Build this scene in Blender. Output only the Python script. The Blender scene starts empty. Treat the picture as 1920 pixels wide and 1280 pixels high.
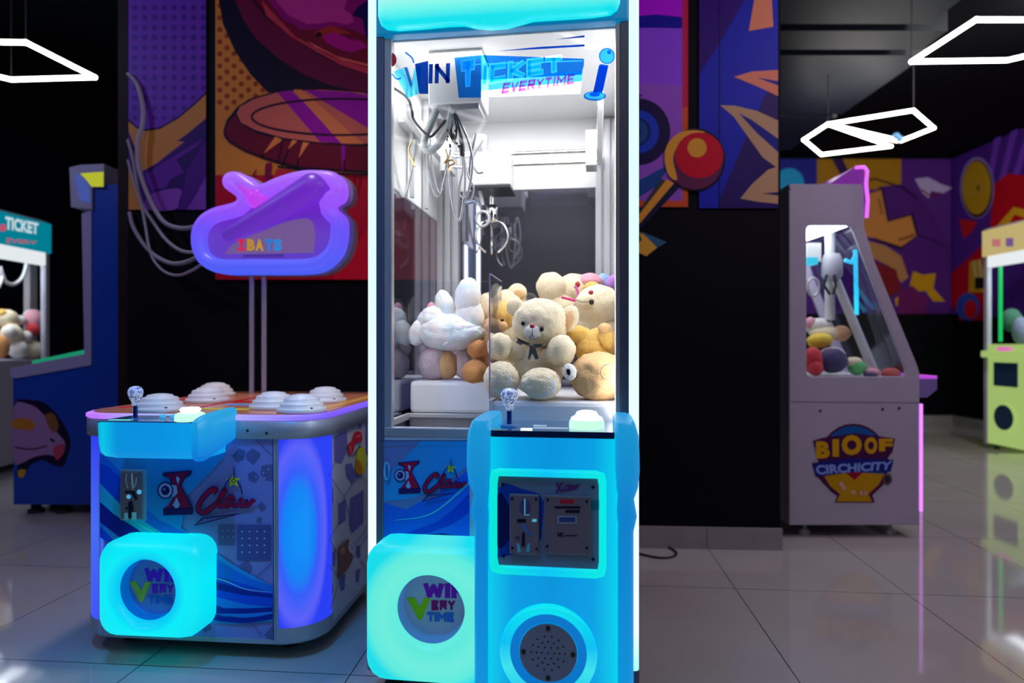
import bpy, bmesh, math, random
from mathutils import Vector, Matrix, Euler, noise
R = math.radians
scene = bpy.context.scene
COL = scene.collection
H = 1.12            # camera height
HOR, CX, F = 645.0, 960.0, 1200.0   # horizon row, centre column, focal length in pixels of the 1920x1280 photo

# ------------------------------------------------------------------ camera
cam_d = bpy.data.cameras.new('camera'); cam = bpy.data.objects.new('camera', cam_d); COL.objects.link(cam)
cam.location = (0, 0, H); cam.rotation_euler = (R(90), 0, 0)
cam_d.sensor_width = 36; cam_d.lens = F/1920*36; cam_d.shift_y = (HOR-640)/1920
cam_d.clip_start = .05; cam_d.clip_end = 60
cam_d.dof.use_dof = True; cam_d.dof.focus_distance = 2.05; cam_d.dof.aperture_fstop = 1.5
scene.camera = cam
# ------------------------------------------------------------------ world and exposure
w = bpy.data.worlds.new('dim_room'); scene.world = w; w.use_nodes = True
w.node_tree.nodes['Background'].inputs[0].default_value = (.25, .22, .5, 1)
w.node_tree.nodes['Background'].inputs[1].default_value = .012
scene.view_settings.view_transform = 'Standard'; scene.view_settings.look = 'None'
scene.view_settings.gamma = 1; scene.view_settings.exposure = 0; scene.view_settings.use_curve_mapping = False
# ------------------------------------------------------------------ light of the room: ceiling lamps and added fill lights
BEHIND = [(-1.6, -1.2), (1.9, -1.4), (0.2, .35)]
FILLS = [('violet_fill', (-2.2, .6, 3.5), (-1.3, 3.7, 2.2), 6, (1, .68, .85)), ('violet_fill', (1.5, .4, 3.5), (1.0, 3.6, 2.2), 5, (.9, .65, 1)),
         ('table_fill', (-1.15, 2.75, 3.6), (-1.15, 2.95, .8), 4.2, (1, .90, .88), .3, 70),
         ('pink_fill', (2.3, 1.5, 3.6), (1.4, 2.9, 0), 18, (1, .80, .88)), ('warm_fill', (4.2, 4.5, 3.6), (5.0, 9, 2.2), 36, (1, .85, .8)),
         ('blue_fill', (-3.8, 2.0, 3.6), (-3., 4.2, .8), 18, (.45, .5, 1)), ('aisle_fill', (4.2, 3.4, 3.6), (3.6, 5., .1), 34, (.95, .95, .9)),
         ('blue_fill', (-.9, .9, 3.6), (-.95, 1.95, .0), 7, (.02, .36, 1), .3, 60), ('violet_fill', (3.2, 1.6, 3.6), (2., 3.7, 1.2), 8, (.8, .6, 1))]
_a = math.radians(5.0); _P = (1.024, 2.934)
FLOOR_SHIFT = (-( _P[0]*math.cos(_a)-_P[1]*math.sin(_a)), -(_P[0]*math.sin(_a)+_P[1]*math.cos(_a)), 0)

# ------------------------------------------------------------------ materials
def lin(c): c /= 255.0; return c/12.92 if c <= .04045 else ((c+.055)/1.055)**2.4
def S(r, g, b): return (lin(r), lin(g), lin(b), 1)
_mats = {}
def mat(name, c, rough=.5, metal=0., bump=0., bscale=200., sheen=0., coat=0., var=0., vscale=5., spec=.5):
    if name in _mats: return _mats[name]
    m = bpy.data.materials.new(name); m.use_nodes = True; _mats[name] = m
    nt = m.node_tree; b = nt.nodes['Principled BSDF']
    b.inputs['Base Color'].default_value = c; b.inputs['Roughness'].default_value = rough; b.inputs['Metallic'].default_value = metal
    b.inputs['Specular IOR Level'].default_value = spec
    if sheen: b.inputs['Sheen Weight'].default_value = sheen
    if coat: b.inputs['Coat Weight'].default_value = coat; b.inputs['Coat Roughness'].default_value = .08
    tc = nt.nodes.new('ShaderNodeTexCoord')
    if bump:
        n = nt.nodes.new('ShaderNodeTexNoise'); n.inputs['Scale'].default_value = bscale; n.inputs['Detail'].default_value = 3
        bp = nt.nodes.new('ShaderNodeBump'); bp.inputs['Strength'].default_value = bump; bp.inputs['Distance'].default_value = .004 if not sheen else .012
        nt.links.new(tc.outputs['Object'], n.inputs['Vector']); nt.links.new(n.outputs['Fac'], bp.inputs['Height'])
        nt.links.new(bp.outputs['Normal'], b.inputs['Normal'])
    n2 = nt.nodes.new('ShaderNodeTexNoise'); n2.inputs['Scale'].default_value = vscale; n2.inputs['Detail'].default_value = 4
    mx = nt.nodes.new('ShaderNodeMix'); mx.data_type = 'RGBA'; mx.blend_type = 'MULTIPLY'
    mr = nt.nodes.new('ShaderNodeMapRange'); v = var or .03
    mr.inputs['From Min'].default_value = .3; mr.inputs['From Max'].default_value = .7; mr.inputs['To Min'].default_value = 1-v; mr.inputs['To Max'].default_value = 1
    nt.links.new(tc.outputs['Object'], n2.inputs['Vector']); nt.links.new(n2.outputs['Fac'], mr.inputs['Value'])
    mx.inputs['Factor'].default_value = 1; mx.inputs['A'].default_value = c
    nt.links.new(mr.outputs[0], mx.inputs['B']); nt.links.new(mx.outputs['Result'], b.inputs['Base Color'])
    return m
def emis(name, c, s=1., gloss=.15):
    if name in _mats: return _mats[name]
    m = bpy.data.materials.new(name); m.use_nodes = True; _mats[name] = m
    b = m.node_tree.nodes['Principled BSDF']
    b.inputs['Base Color'].default_value = (c[0]*gloss, c[1]*gloss, c[2]*gloss, 1)
    b.inputs['Emission Color'].default_value = c; b.inputs['Emission Strength'].default_value = s
    b.inputs['Roughness'].default_value = .3
    return m
def lightbox(name, stops, axis, a, b_, s=1., scale=1.0, center=None, radii=None):
    """backlit plastic with its uneven glow painted in: colour ramp along an object axis or round a centre"""
    m = bpy.data.materials.new(name); m.use_nodes = True; nt = m.node_tree; p = nt.nodes['Principled BSDF']
    tc = nt.nodes.new('ShaderNodeTexCoord'); cr = nt.nodes.new('ShaderNodeValToRGB'); mr = nt.nodes.new('ShaderNodeMapRange')
    if center:
        mp = nt.nodes.new('ShaderNodeMapping'); mp.inputs['Location'].default_value = [-c/r for c, r in zip(center, radii)]
        mp.inputs['Scale'].default_value = [1/r for r in radii]
        ln = nt.nodes.new('ShaderNodeVectorMath'); ln.operation = 'LENGTH'
        nt.links.new(tc.outputs['Object'], mp.inputs['Vector']); nt.links.new(mp.outputs[0], ln.inputs[0]); nt.links.new(ln.outputs['Value'], mr.inputs['Value'])
    else:
        sx = nt.nodes.new('ShaderNodeSeparateXYZ'); nt.links.new(tc.outputs['Object'], sx.inputs[0]); nt.links.new(sx.outputs[axis], mr.inputs['Value'])
    mr.inputs['From Min'].default_value = a; mr.inputs['From Max'].default_value = b_
    nt.links.new(mr.outputs[0], cr.inputs['Fac'])
    e = cr.color_ramp.elements
    while len(e) < len(stops): e.new(.5)
    for el, (pos, c) in zip(e, stops): el.position = pos; el.color = c
    nt.links.new(cr.outputs[0], p.inputs['Emission Color']); p.inputs['Emission Strength'].default_value = s
    p.inputs['Base Color'].default_value = (.02, .04, .08, 1); p.inputs['Roughness'].default_value = .38
    return m
def glass(name, tint=(1, 1, 1, 1), refl=.1, rough=.01):
    m = bpy.data.materials.new(name); m.use_nodes = True; nt = m.node_tree; nt.nodes.clear()
    o = nt.nodes.new('ShaderNodeOutputMaterial'); t = nt.nodes.new('ShaderNodeBsdfTransparent'); g = nt.nodes.new('ShaderNodeBsdfGlossy')
    t.inputs[0].default_value = tint; g.inputs['Roughness'].default_value = rough; g.inputs['Color'].default_value = (.9, .95, 1, 1)
    mx = nt.nodes.new('ShaderNodeMixShader'); lw = nt.nodes.new('ShaderNodeLayerWeight'); lw.inputs[0].default_value = .5; fr = nt.nodes.new('ShaderNodeMath'); fr.operation = 'POWER'; fr.inputs[1].default_value = 4.5; nt.links.new(lw.outputs['Facing'], fr.inputs[0])
    mt = nt.nodes.new('ShaderNodeMath'); mt.operation = 'ADD'; mt.inputs[1].default_value = refl; mt.use_clamp = True
    nt.links.new(fr.outputs[0], mt.inputs[0]); nt.links.new(mt.outputs[0], mx.inputs[0]); nt.links.new(t.outputs[0], mx.inputs[1]); nt.links.new(g.outputs[0], mx.inputs[2])
    nt.links.new(mx.outputs[0], o.inputs[0]); return m
def film(name, tint, solid=.25, c=None):
    m = bpy.data.materials.new(name); m.use_nodes = True; nt = m.node_tree; nt.nodes.clear()
    o = nt.nodes.new('ShaderNodeOutputMaterial'); t = nt.nodes.new('ShaderNodeBsdfTransparent'); d = nt.nodes.new('ShaderNodeBsdfTranslucent')
    t.inputs[0].default_value = tint; d.inputs[0].default_value = c or tint
    mx = nt.nodes.new('ShaderNodeMixShader'); mx.inputs[0].default_value = solid
    nt.links.new(t.outputs[0], mx.inputs[1]); nt.links.new(d.outputs[0], mx.inputs[2]); nt.links.new(mx.outputs[0], o.inputs[0]); return m
K = .30             # how brightly the dim room lights its printed surfaces
def ink(r, g, b, k=K, rough=.45):
    n = 'print_%d_%d_%d_%d' % (r, g, b, k*100)
    c = [min(.9, lin(v)/k) for v in (r, g, b)]
    return mat(n, (*c, 1), rough, spec=.15)

# ------------------------------------------------------------------ frames: local axes of a machine or wall
class Fr:
    def __init__(s, x, y, deg): s.o = Vector((x, y, 0)); s.r = Matrix.Rotation(R(deg), 3, 'Z'); s.deg = deg; s.ri = s.r.transposed()
    def ray(s, px, py): return s.ri @ (Vector((0, 0, H))-s.o), s.ri @ Vector(((px-CX)/F, 1, (HOR-py)/F))
    def on(s, px, py, v, ax=1):
        o, d = s.ray(px, py); t = (v-o[ax])/d[ax]; return o + d*t
    def empty(s, name):
        e = bpy.data.objects.new(name, None); COL.objects.link(e); e.location = s.o; e.rotation_euler = (0, 0, R(s.deg)); e.empty_display_size = .1; return e
    def w(s, p): return s.o + s.r @ Vector(p)
def tag(o, label=None, cat=None, group=None, kind=None):
    if label: o['label'] = label
    if cat: o['category'] = cat
    if group: o['group'] = group
    if kind: o['kind'] = kind
    return o

# ------------------------------------------------------------------ mesh builder
class MB:
    def __init__(s): s.v = []; s.f = []; s.m = []; s.s = []; s.mats = []
    def mi(s, m):
        if m not in s.mats: s.mats.append(m)
        return s.mats.index(m)
    def add(s, vs, fs, m, smooth=False):
        b = len(s.v); s.v += [Vector(v) for v in vs]; i = s.mi(m)
        for f in fs: s.f.append([b+k for k in f]); s.m.append(i); s.s.append(smooth)
        return s
    def box(s, a, b, m):
        x0, y0, z0 = a; x1, y1, z1 = b
        return s.add([(x0,y0,z0),(x1,y0,z0),(x1,y1,z0),(x0,y1,z0),(x0,y0,z1),(x1,y0,z1),(x1,y1,z1),(x0,y1,z1)],
                     [(0,3,2,1),(4,5,6,7),(0,1,5,4),(1,2,6,5),(2,3,7,6),(3,0,4,7)], m)
    def poly(s, pts, m): return s.add(pts, [list(range(len(pts)))], m)
    def loft(s, loops, m, cap0=False, cap1=False, smooth=True, closed=False):
        n = len(loops[0]); vs = [p for l in loops for p in l]; fs = []
        L = len(loops)
        for i in range(L if closed else L-1):
            a = i*n; b = ((i+1) % L)*n
            for k in range(n): fs.append((a+k, a+(k+1) % n, b+(k+1) % n, b+k))
        s.add(vs, fs, m, smooth)
        if cap0: s.add(loops[0], [list(range(n))[::-1]], m)
        if cap1: s.add(loops[-1], [list(range(n))], m)
        return s
    def tube(s, pts, r, m, seg=8, closed=False):
        pts = [Vector(p) for p in pts]; n = len(pts); loops = []; up = Vector((.13, .31, .94)).normalized()
        for i, p in enumerate(pts):
            a = pts[(i-1) % n] if (closed or i > 0) else p; b = pts[(i+1) % n] if (closed or i < n-1) else p
            t = (b-a).normalized(); x = up - t*up.dot(t)
            if x.length < 1e-3: x = t.orthogonal()
            x.normalize(); up = x; y = t.cross(x)
            rr = r[i] if isinstance(r, (list, tuple)) else r
            loops.append([p + (x*math.cos(2*math.pi*k/seg) + y*math.sin(2*math.pi*k/seg))*rr for k in range(seg)])
        return s.loft(loops, m, not closed, not closed, True, closed)
    def lathe(s, prof, c, m, seg=32, axis='z'):
        loops = []
        for r, h in prof:
            lp = []
            for k in range(seg):
                a = 2*math.pi*k/seg; x, y = r*math.cos(a), r*math.sin(a)
                p = {'z': (x, y, h), 'y': (x, h, y), 'x': (h, x, y)}[axis]
                lp.append(Vector(p)+Vector(c))
            loops.append(lp)
        return s.loft(loops, m, True, True)
    def ell(s, c, rad, m, rot=(0, 0, 0), sub=3, fuzz=0., seed=0, fs=18.):
        bm = bmesh.new(); bmesh.ops.create_icosphere(bm, subdivisions=sub, radius=1)
        M = Euler([R(a) for a in rot]).to_matrix(); c = Vector(c); rr = Vector(rad); av = sum(rad)/3
        vs = []
        for v in bm.verts:
            p = Vector((v.co.x*rr.x, v.co.y*rr.y, v.co.z*rr.z))
            if fuzz: p *= 1 + fuzz*noise.fractal(v.co*fs*.12 + Vector((seed*7.3, 1.7, seed)), .8, 2., 3) + .35*fuzz*noise.noise(v.co*16+Vector((seed, 3, 1)))
            vs.append(c + M @ p)
        fs_ = [[v.index for v in f.verts] for f in bm.faces]; bm.free()
        return s.add(vs, fs_, m, True)
    def build(s, name, parent=None, bevel=0., seg=2, label=None):
        me = bpy.data.meshes.new(name); me.from_pydata([tuple(v) for v in s.v], [], s.f)
        for m in s.mats: me.materials.append(m)
        me.polygons.foreach_set('material_index', s.m); me.polygons.foreach_set('use_smooth', s.s); me.update()
        o = bpy.data.objects.new(name, me); COL.objects.link(o)
        if parent: o.parent = parent
        if bevel:
            b = o.modifiers.new('bevel', 'BEVEL'); b.width = bevel; b.segments = seg; b.limit_method = 'ANGLE'; b.angle_limit = R(40)
        if label: o['label'] = label
        return o
def part(name, parent, a, b, m, bevel=.003, label=None): return MB().box(a, b, m).build(name, parent, bevel, label=label)
def cat(pts, n=8, closed=True):
    """smooth curve through the points"""
    P = [Vector(p) for p in pts]; L = len(P); out = []
    rng = range(L) if closed else range(L-1)
    for i in rng:
        if closed: p0, p1, p2, p3 = P[i-1], P[i], P[(i+1) % L], P[(i+2) % L]
        else: p0, p1, p2, p3 = P[max(i-1, 0)], P[i], P[i+1], P[min(i+2, L-1)]
        for k in range(n):
            t = k/n
            out.append(.5*((2*p1) + (p2-p0)*t + (2*p0-5*p1+4*p2-p3)*t*t + (3*p1-p0-3*p2+p3)*t**3))
    if not closed: out.append(P[-1])
    return out
def rrect(x0, x1, z0, z1, r, n=40):
    """rounded rectangle, n points, evenly by angle so it lofts to a circle"""
    cx, cz = (x0+x1)/2, (z0+z1)/2; a, b = (x1-x0)/2, (z1-z0)/2; r = min(r, a, b); out = []
    for k in range(n):
        t = 2*math.pi*(k+.5)/n; dx, dz = math.cos(t), math.sin(t)
        lo, hi = 0., 2*(a+b)
        for _ in range(26):
            mid = (lo+hi)/2; x, z = abs(dx*mid), abs(dz*mid)
            qx, qz = max(x-(a-r), 0), max(z-(b-r), 0)
            inside = x <= a and z <= b and (qx*qx+qz*qz <= r*r if (qx > 0 and qz > 0) else True)
            if inside: lo = mid
            else: hi = mid
        out.append((cx+dx*lo, cz+dz*lo))
    return out
def circ(cx, cz, r, n=40, rz=None): return [(cx+r*math.cos(2*math.pi*(k+.5)/n), cz+(rz or r)*math.sin(2*math.pi*(k+.5)/n)) for k in range(n)]
def at_y(loop, y): return [Vector((x, y, z)) for x, z in loop]
def holed(outer, holes, th, m, name, parent, y=0., bevel=0., label=None, fn=None):
    """flat plate in the local x-z plane with holes, th deep"""
    bm = bmesh.new(); es = []
    for lp in [outer]+holes:
        vs = [bm.verts.new((x, y, z)) for x, z in lp]
        es += [bm.edges.new((vs[i], vs[(i+1) % len(vs)])) for i in range(len(vs))]
    bmesh.ops.triangle_fill(bm, edges=es, use_beauty=True, normal=(0, -1, 0))
    r = bmesh.ops.extrude_face_region(bm, geom=list(bm.faces))
    for v in r['geom']:
        if isinstance(v, bmesh.types.BMVert): v.co.y += th
    bmesh.ops.recalc_face_normals(bm, faces=bm.faces)
    if fn:
        for v in bm.verts: v.co = fn(v.co)
    me = bpy.data.meshes.new(name); bm.to_mesh(me); bm.free(); me.materials.append(m)
    o = bpy.data.objects.new(name, me); COL.objects.link(o); o.parent = parent
    if bevel:
        b = o.modifiers.new('bevel', 'BEVEL'); b.width = bevel; b.segments = 2; b.limit_method = 'ANGLE'; b.angle_limit = R(50)
    if label: o['label'] = label
    return o
# ------------------------------------------------------------------ lettering
_tc = {}
def glyphs(txt, offset=.03, shear=0., space=1.):
    k = (txt, offset, shear, space)
    if k in _tc: return _tc[k]
    c = bpy.data.curves.new('lettering', 'FONT'); c.body = txt; c.offset = offset; c.shear = shear; c.space_character = space; c.resolution_u = 3
    o = bpy.data.objects.new('lettering', c); COL.objects.link(o)
    dg = bpy.context.evaluated_depsgraph_get(); me = bpy.data.meshes.new_from_object(o.evaluated_get(dg))
    vs = [v.co.copy() for v in me.vertices]; fs = [list(p.vertices) for p in me.polygons]
    x0 = min(v.x for v in vs); x1 = max(v.x for v in vs); y0 = min(v.y for v in vs); y1 = max(v.y for v in vs)
    vs = [((v.x-x0)/(x1-x0), (v.y-y0)/(y1-y0)) for v in vs]
    bpy.data.objects.remove(o); bpy.data.curves.remove(c); bpy.data.meshes.remove(me)
    _tc[k] = (vs, fs); return _tc[k]
class Art:
    """printed artwork: thin ink layers on one plane of a frame, drawn in the photo's rows and columns"""
    def __init__(s, fr, v, ax=1, step=.00025, side=-1): s.fr = fr; s.v = v; s.ax = ax; s.step = step*side; s.n = 0; s.mb = MB()
    def lay(s): s.n += 1; return s.v + s.step*s.n
    def p(s, pts, m, sm=0, closed=True):
        if sm: pts = [(q.x, q.y) for q in cat([(a, b, 0) for a, b in pts], sm)]
        v = s.lay(); s.mb.poly([s.fr.on(x, y, v, s.ax) for x, y in pts], m); return s
    def line(s, pts, wd, m, sm=0):
        q = [Vector((a, b, 0)) for a, b in pts]
        if sm: q = cat(q, sm, False)
        L, Rr = [], []
        for i, a in enumerate(q):
            t = (q[min(i+1, len(q)-1)]-q[max(i-1, 0)]).normalized(); n = Vector((-t.y, t.x, 0))
            ww = wd if not isinstance(wd, (list, tuple)) else wd[0]+(wd[1]-wd[0])*i/(len(q)-1)
            L.append(a+n*ww/2); Rr.append(a-n*ww/2)
        v = s.lay(); A = [s.fr.on(x.x, x.y, v, s.ax) for x in L]; B = [s.fr.on(x.x, x.y, v, s.ax) for x in Rr]; n = len(A)
        s.mb.add(A+B, [(i, i+1, n+i+1, n+i) for i in range(n-1)], m); return s
    def c(s, cx, cy, r, m, ry=None, n=28): return s.p([(cx+r*math.cos(2*math.pi*k/n), cy+(ry or r)*math.sin(2*math.pi*k/n)) for k in range(n)], m)
    def dots(s, lst, r, m, n=10):
        v = s.lay()
        for x, y, k in lst: s.mb.poly([s.fr.on(x+r*k*math.cos(2*math.pi*i/n), y+r*k*math.sin(2*math.pi*i/n), v, s.ax) for i in range(n)], m)
        return s
    def text(s, txt, q, m, offset=.03, shear=0., space=1.):
        """q: photo corners of the word: top-left, top-right, bottom-right, bottom-left"""
        vs, fs = glyphs(txt, offset, shear, space); v = s.lay(); out = []
        for a, b in vs:
            tx = [q[0][i]*(1-a)+q[1][i]*a for i in (0, 1)]; bx = [q[3][i]*(1-a)+q[2][i]*a for i in (0, 1)]
            out.append(s.fr.on(tx[0]*b+bx[0]*(1-b), tx[1]*b+bx[1]*(1-b), v, s.ax))
        s.mb.add(out, fs, m); return s
    def block(s, txt, q, m, w=.26, gap=.14, grow=0.):
        """heavy block capitals drawn from bars inside the photo corners q"""
        adv = [WIDE.get(ch, 1.) for ch in txt]; tot = sum(adv)+gap*(len(txt)-1); x = 0; v = s.lay()
        def P(a, b):
            tx = [q[0][i]*(1-a)+q[1][i]*a for i in (0, 1)]; bx = [q[3][i]*(1-a)+q[2][i]*a for i in (0, 1)]
            return s.fr.on(tx[0]*b+bx[0]*(1-b), tx[1]*b+bx[1]*(1-b), v, s.ax)
        n_ = 0
        for ch, ad in zip(txt, adv):
            for seg in BLOCK[ch]:
                for (x0, y0), (x1, y1) in zip(seg, seg[1:]):
                    h = w/2; sx = ad-w; a = Vector((x+h+x0*sx, h+y0*(1-w), 0)); b = Vector((x+h+x1*sx, h+y1*(1-w), 0)); d = (b-a).normalized(); nn = Vector((-d.y, d.x, 0))*(h+grow); e = d*(h+grow)*.96
                    v = s.v + s.step*(s.n+.06*(n_ % 12)); n_ += 1
                    s.mb.poly([P(max(0-grow, c.x)/tot, min(max(c.y, -grow), 1+grow)) for c in (a-e+nn, b+e+nn, b+e-nn, a-e-nn)], m)
            x += ad+gap
        s.n += 1; return s
    def build(s, name, parent, label=None): return s.mb.build(name, parent, label=label)
WIDE = dict(I=.30, M=1.3, W=1.35, N=1.05)
BLOCK = dict(I=[[(.5, 0), (.5, 1)]], N=[[(0, 0), (0, 1)], [(0, 1), (1, 0)], [(1, 0), (1, 1)]], T=[[(0, 1), (1, 1)], [(.5, 0), (.5, 1)]], C=[[(1, 1), (0, 1), (0, 0), (1, 0)]],
    K=[[(0, 0), (0, 1)], [(1, 1), (.1, .5)], [(.1, .5), (1, 0)]], E=[[(1, 1), (0, 1), (0, 0), (1, 0)], [(0, .5), (.8, .5)]], V=[[(0, 1), (.5, 0)], [(.5, 0), (1, 1)]],
    R=[[(0, 0), (0, 1), (1, 1), (1, .5), (0, .5)], [(.4, .5), (1, 0)]], Y=[[(0, 1), (.5, .5)], [(1, 1), (.5, .5)], [(.5, .5), (.5, 0)]], M=[[(0, 0), (0, 1)], [(0, 1), (.5, .4)], [(.5, .4), (1, 1)], [(1, 1), (1, 0)]],
    W=[[(0, 1), (.2, 0)], [(.2, 0), (.5, .8)], [(.5, .8), (.8, 0)], [(.8, 0), (1, 1)]], B=[[(0, 0), (0, 1), (.85, 1), (.95, .5), (1, 0), (0, 0)], [(0, .5), (.9, .5)]], A=[[(0, 0), (0, .8), (.3, 1), (.7, 1), (1, .8), (1, 0)], [(0, .42), (1, .42)]],
    S=[[(1, 1), (0, 1), (0, .5), (1, .5), (1, 0), (0, 0)]], O=[[(.2, 0), (0, .25), (0, .75), (.2, 1), (.8, 1), (1, .75), (1, .25), (.8, 0), (.2, 0)]], F=[[(0, 0), (0, 1), (1, 1)], [(0, .5), (.8, .5)]])
def box_q(x0, y0, x1, y1): return [(x0, y0), (x1, y0), (x1, y1), (x0, y1)]

M = dict(
    steel=mat('brushed_steel', (.42, .42, .45, 1), .35, .6), grey=mat('grey_blue_metal', (.13, .16, .24, 1), .4, .3), alu=mat('aluminium', (.50, .50, .53, 1), .35, .3),
    white=mat('white_enamel', (.66, .67, .68, 1), .35), black=mat('black_plastic', (.012, .012, .014, 1), .4), rubber=mat('black_rubber', (.015, .015, .015, 1), .8),
    chrome=mat('chrome', (.8, .8, .8, 1), .12, 1.), greyhose=mat('grey_hose', (.35, .37, .36, 1), .5, bump=.6, bscale=400), brass=mat('brass_wire', (.7, .45, .18, 1), .3, 1.),
    dark=mat('dark_metal', (.04, .04, .05, 1), .4, .4), foam=mat('white_foam', (.72, .72, .76, 1), .7, bump=.2, bscale=60),
)
# ------------------------------------------------------------------ room
def struct(name, mb): o = mb.build(name); o['kind'] = 'structure'; return o
# floor of large polished tiles
fm = bpy.data.materials.new('polished_floor_tiles'); fm.use_nodes = True; nt = fm.node_tree; pb = nt.nodes['Principled BSDF']
tc = nt.nodes.new('ShaderNodeTexCoord'); mp = nt.nodes.new('ShaderNodeMapping'); bk = nt.nodes.new('ShaderNodeTexBrick')
TILE = .75
bk.offset = 0; bk.inputs['Scale'].default_value = 1; bk.inputs['Brick Width'].default_value = TILE; bk.inputs['Row Height'].default_value = .90
bk.inputs['Mortar Size'].default_value = .0022; bk.inputs['Mortar Smooth'].default_value = .1
bk.inputs['Color1'].default_value = (.48, .45, .45, 1); bk.inputs['Color2'].default_value = (.50, .47, .465, 1); bk.inputs['Mortar'].default_value = (.06, .055, .06, 1)
mp.inputs['Rotation'].default_value = (0, 0, R(5.0)); mp.inputs['Location'].default_value = FLOOR_SHIFT
nz = nt.nodes.new('ShaderNodeTexNoise'); nz.inputs['Scale'].default_value = 2.2; nz.inputs['Detail'].default_value = 6
mx = nt.nodes.new('ShaderNodeMix'); mx.data_type = 'RGBA'; mx.blend_type = 'MULTIPLY'; mx.inputs['Factor'].default_value = .25
nt.links.new(tc.outputs['Object'], mp.inputs['Vector']); nt.links.new(mp.outputs[0], bk.inputs['Vector']); nt.links.new(tc.outputs['Object'], nz.inputs['Vector'])
nt.links.new(bk.outputs['Color'], mx.inputs['A']); nt.links.new(nz.outputs['Fac'], mx.inputs['B']); nt.links.new(mx.outputs['Result'], pb.inputs['Base Color'])
pb.inputs['Roughness'].default_value = .06; pb.inputs['IOR'].default_value = 1.6
RX0, RX1, RY0, RY1, RZ = -6.2, 6.2, -4.5, 9., 3.75
struct('floor', MB().box((RX0, RY0, -.1), (RX1, RY1, 0), fm))
ceil = mat('black_ceiling_paint', (.003, .004, .007, 1), .8, spec=.1)
struct('ceiling', MB().box((RX0, RY0, RZ), (RX1, RY1, RZ+.1), ceil))
blackwall = mat('matt_black_wall_paint', (.0022, .0028, .006, 1), .6, spec=.12)
navy = mat('dark_navy_wall_paint', (.004, .007, .03, 1), .7, spec=.15)
struct('wall_back', MB().box((RX0, RY1, 0), (RX1, RY1+.1, RZ), blackwall))
struct('wall_left', MB().box((RX0-.1, RY0, 0), (RX0, RY1, RZ), navy))
struct('wall_right', MB().box((RX1, RY0, 0), (RX1+.1, RY1, RZ), blackwall))
struct('wall_front', MB().box((RX0, RY0-.1, 0), (RX1, RY0, RZ), navy))
# the free-standing wall behind the machines; local x runs along it, local y goes into it
WF = Fr(-2.23, 3.716, -3.5); WL = 3.70
wf = MB(); 
def wbox(mb, a, b, m):
    n = len(mb.v); mb.box(a, b, m); mb.v[n:] = [WF.w(v) for v in mb.v[n:]]
wbox(wf, (0, 0, 0), (WL, .3, RZ), blackwall); struct('wall_middle', wf)
bb = MB(); base_m = mat('grey_stone_skirting', (.34, .31, .33, 1), .4, var=.15, vscale=9)
p_ = WF.on(1325, 985, -.015)
wbox(bb, (0, -.018, 0), (p_.x-.0015, 0, .118), base_m); wbox(bb, (p_.x+.0015, -.018, 0), (WL+.006, 0, .118), base_m)
wbox(bb, (p_.x-.0015, -.015, 0), (p_.x+.0015, 0, .115), M['dark']); struct('baseboard_middle', bb)
# brown door frame at the left end of the wall
df = MB(); brown = mat('dark_brown_frame', (.018, .007, .006, 1), .6, spec=.2)
wbox(df, (-.075, .02, 0), (0, .28, RZ), brown); struct('trim_1', df)
# dark soffit panels under the ceiling at the right
sf = MB(); sfm = mat('dark_blue_duct_panels', (.011, .018, .032, 1), .5)
for i, (y0, y1, x1) in enumerate(((3.95, 4.6, 3.0), (4.7, 5.0, 3.2), (5.1, 6.4, 3.3), (6.5, 7.6, 3.3))): sf.box((1.62, y0, 3.42), (x1, y1, 3.75), sfm)
struct('trim_2', sf)
bbr = MB(); bbr.box((RX1-.02, 4.0, 0), (RX1, RY1, .12), base_m); struct('baseboard_right', bbr)
bbk = MB(); bbk.box((1.5, RY1-.02, 0), (RX1-.02, RY1, .12), base_m); struct('baseboard_back', bbk)

# ------------------------------------------------------------------ hexagon ceiling lamps
lampm = emis('lamp_tube_white', (1, .96, .92, 1), 9, .5)
wirem = M['dark']; chm = emis('lamp_blue_joint', S(110, 170, 225), .9)
def hexlamp(name, loops, z, label, joints=()):
    root = bpy.data.objects.new(name, None); COL.objects.link(root)
    cx = sum(p[0] for l in loops for p in l)/sum(len(l) for l in loops); cy = sum(p[1] for l in loops for p in l)/sum(len(l) for l in loops)
    root.location = (cx, cy, z); tag(root, label, 'ceiling lamp')
    for lp in loops:
        cl = lp[0] != lp[-1] and len(lp) > 2
        n = len(lp) if cl else len(lp)-1
        for i in range(n):
            a, b = lp[i], lp[(i+1) % len(lp)]
            a3 = Vector((a[0]-cx, a[1]-cy, 0)); b3 = Vector((b[0]-cx, b[1]-cy, 0)); d = (b3-a3).normalized()
            MB().tube([a3-d*.008, b3+d*.008], .015, lampm, 10).build('light_tube', root)
    for x, y in joints: MB().ell((x-cx, y-cy, 0), (.03, .03, .03), chm).build('joint', root)
    vs = [p for l in loops for p in l]
    for p in (vs[0], vs[len(vs)//2]): MB().tube([(p[0]-cx, p[1]-cy, .02), (p[0]-cx, p[1]-cy, RZ-z)], .004, wirem, 6).build('hanging_wire', root)
    return root
hexlamp('hexagon_lamp', [[(2.66,4.26),(2.69,3.71),(3.30,3.71),(3.58,3.98),(3.28,4.24)]], 3.0, 'white hexagonal tube lamp high at the right edge above the yellow-green machine')
hexlamp('hexagon_lamp', [[(2.70,5.47),(2.685,5.89),(3.07,6.35),(3.60,6.08)], [(2.70,5.47),(3.23,5.15),(3.67,5.57),(3.60,5.92)], [(2.70,5.47),(3.56,5.92)]], 3.0, 'white double hexagon tube lamp with a diagonal bar above the white side-on machine', [(3.55,5.86),(3.47,5.78)])
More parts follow.
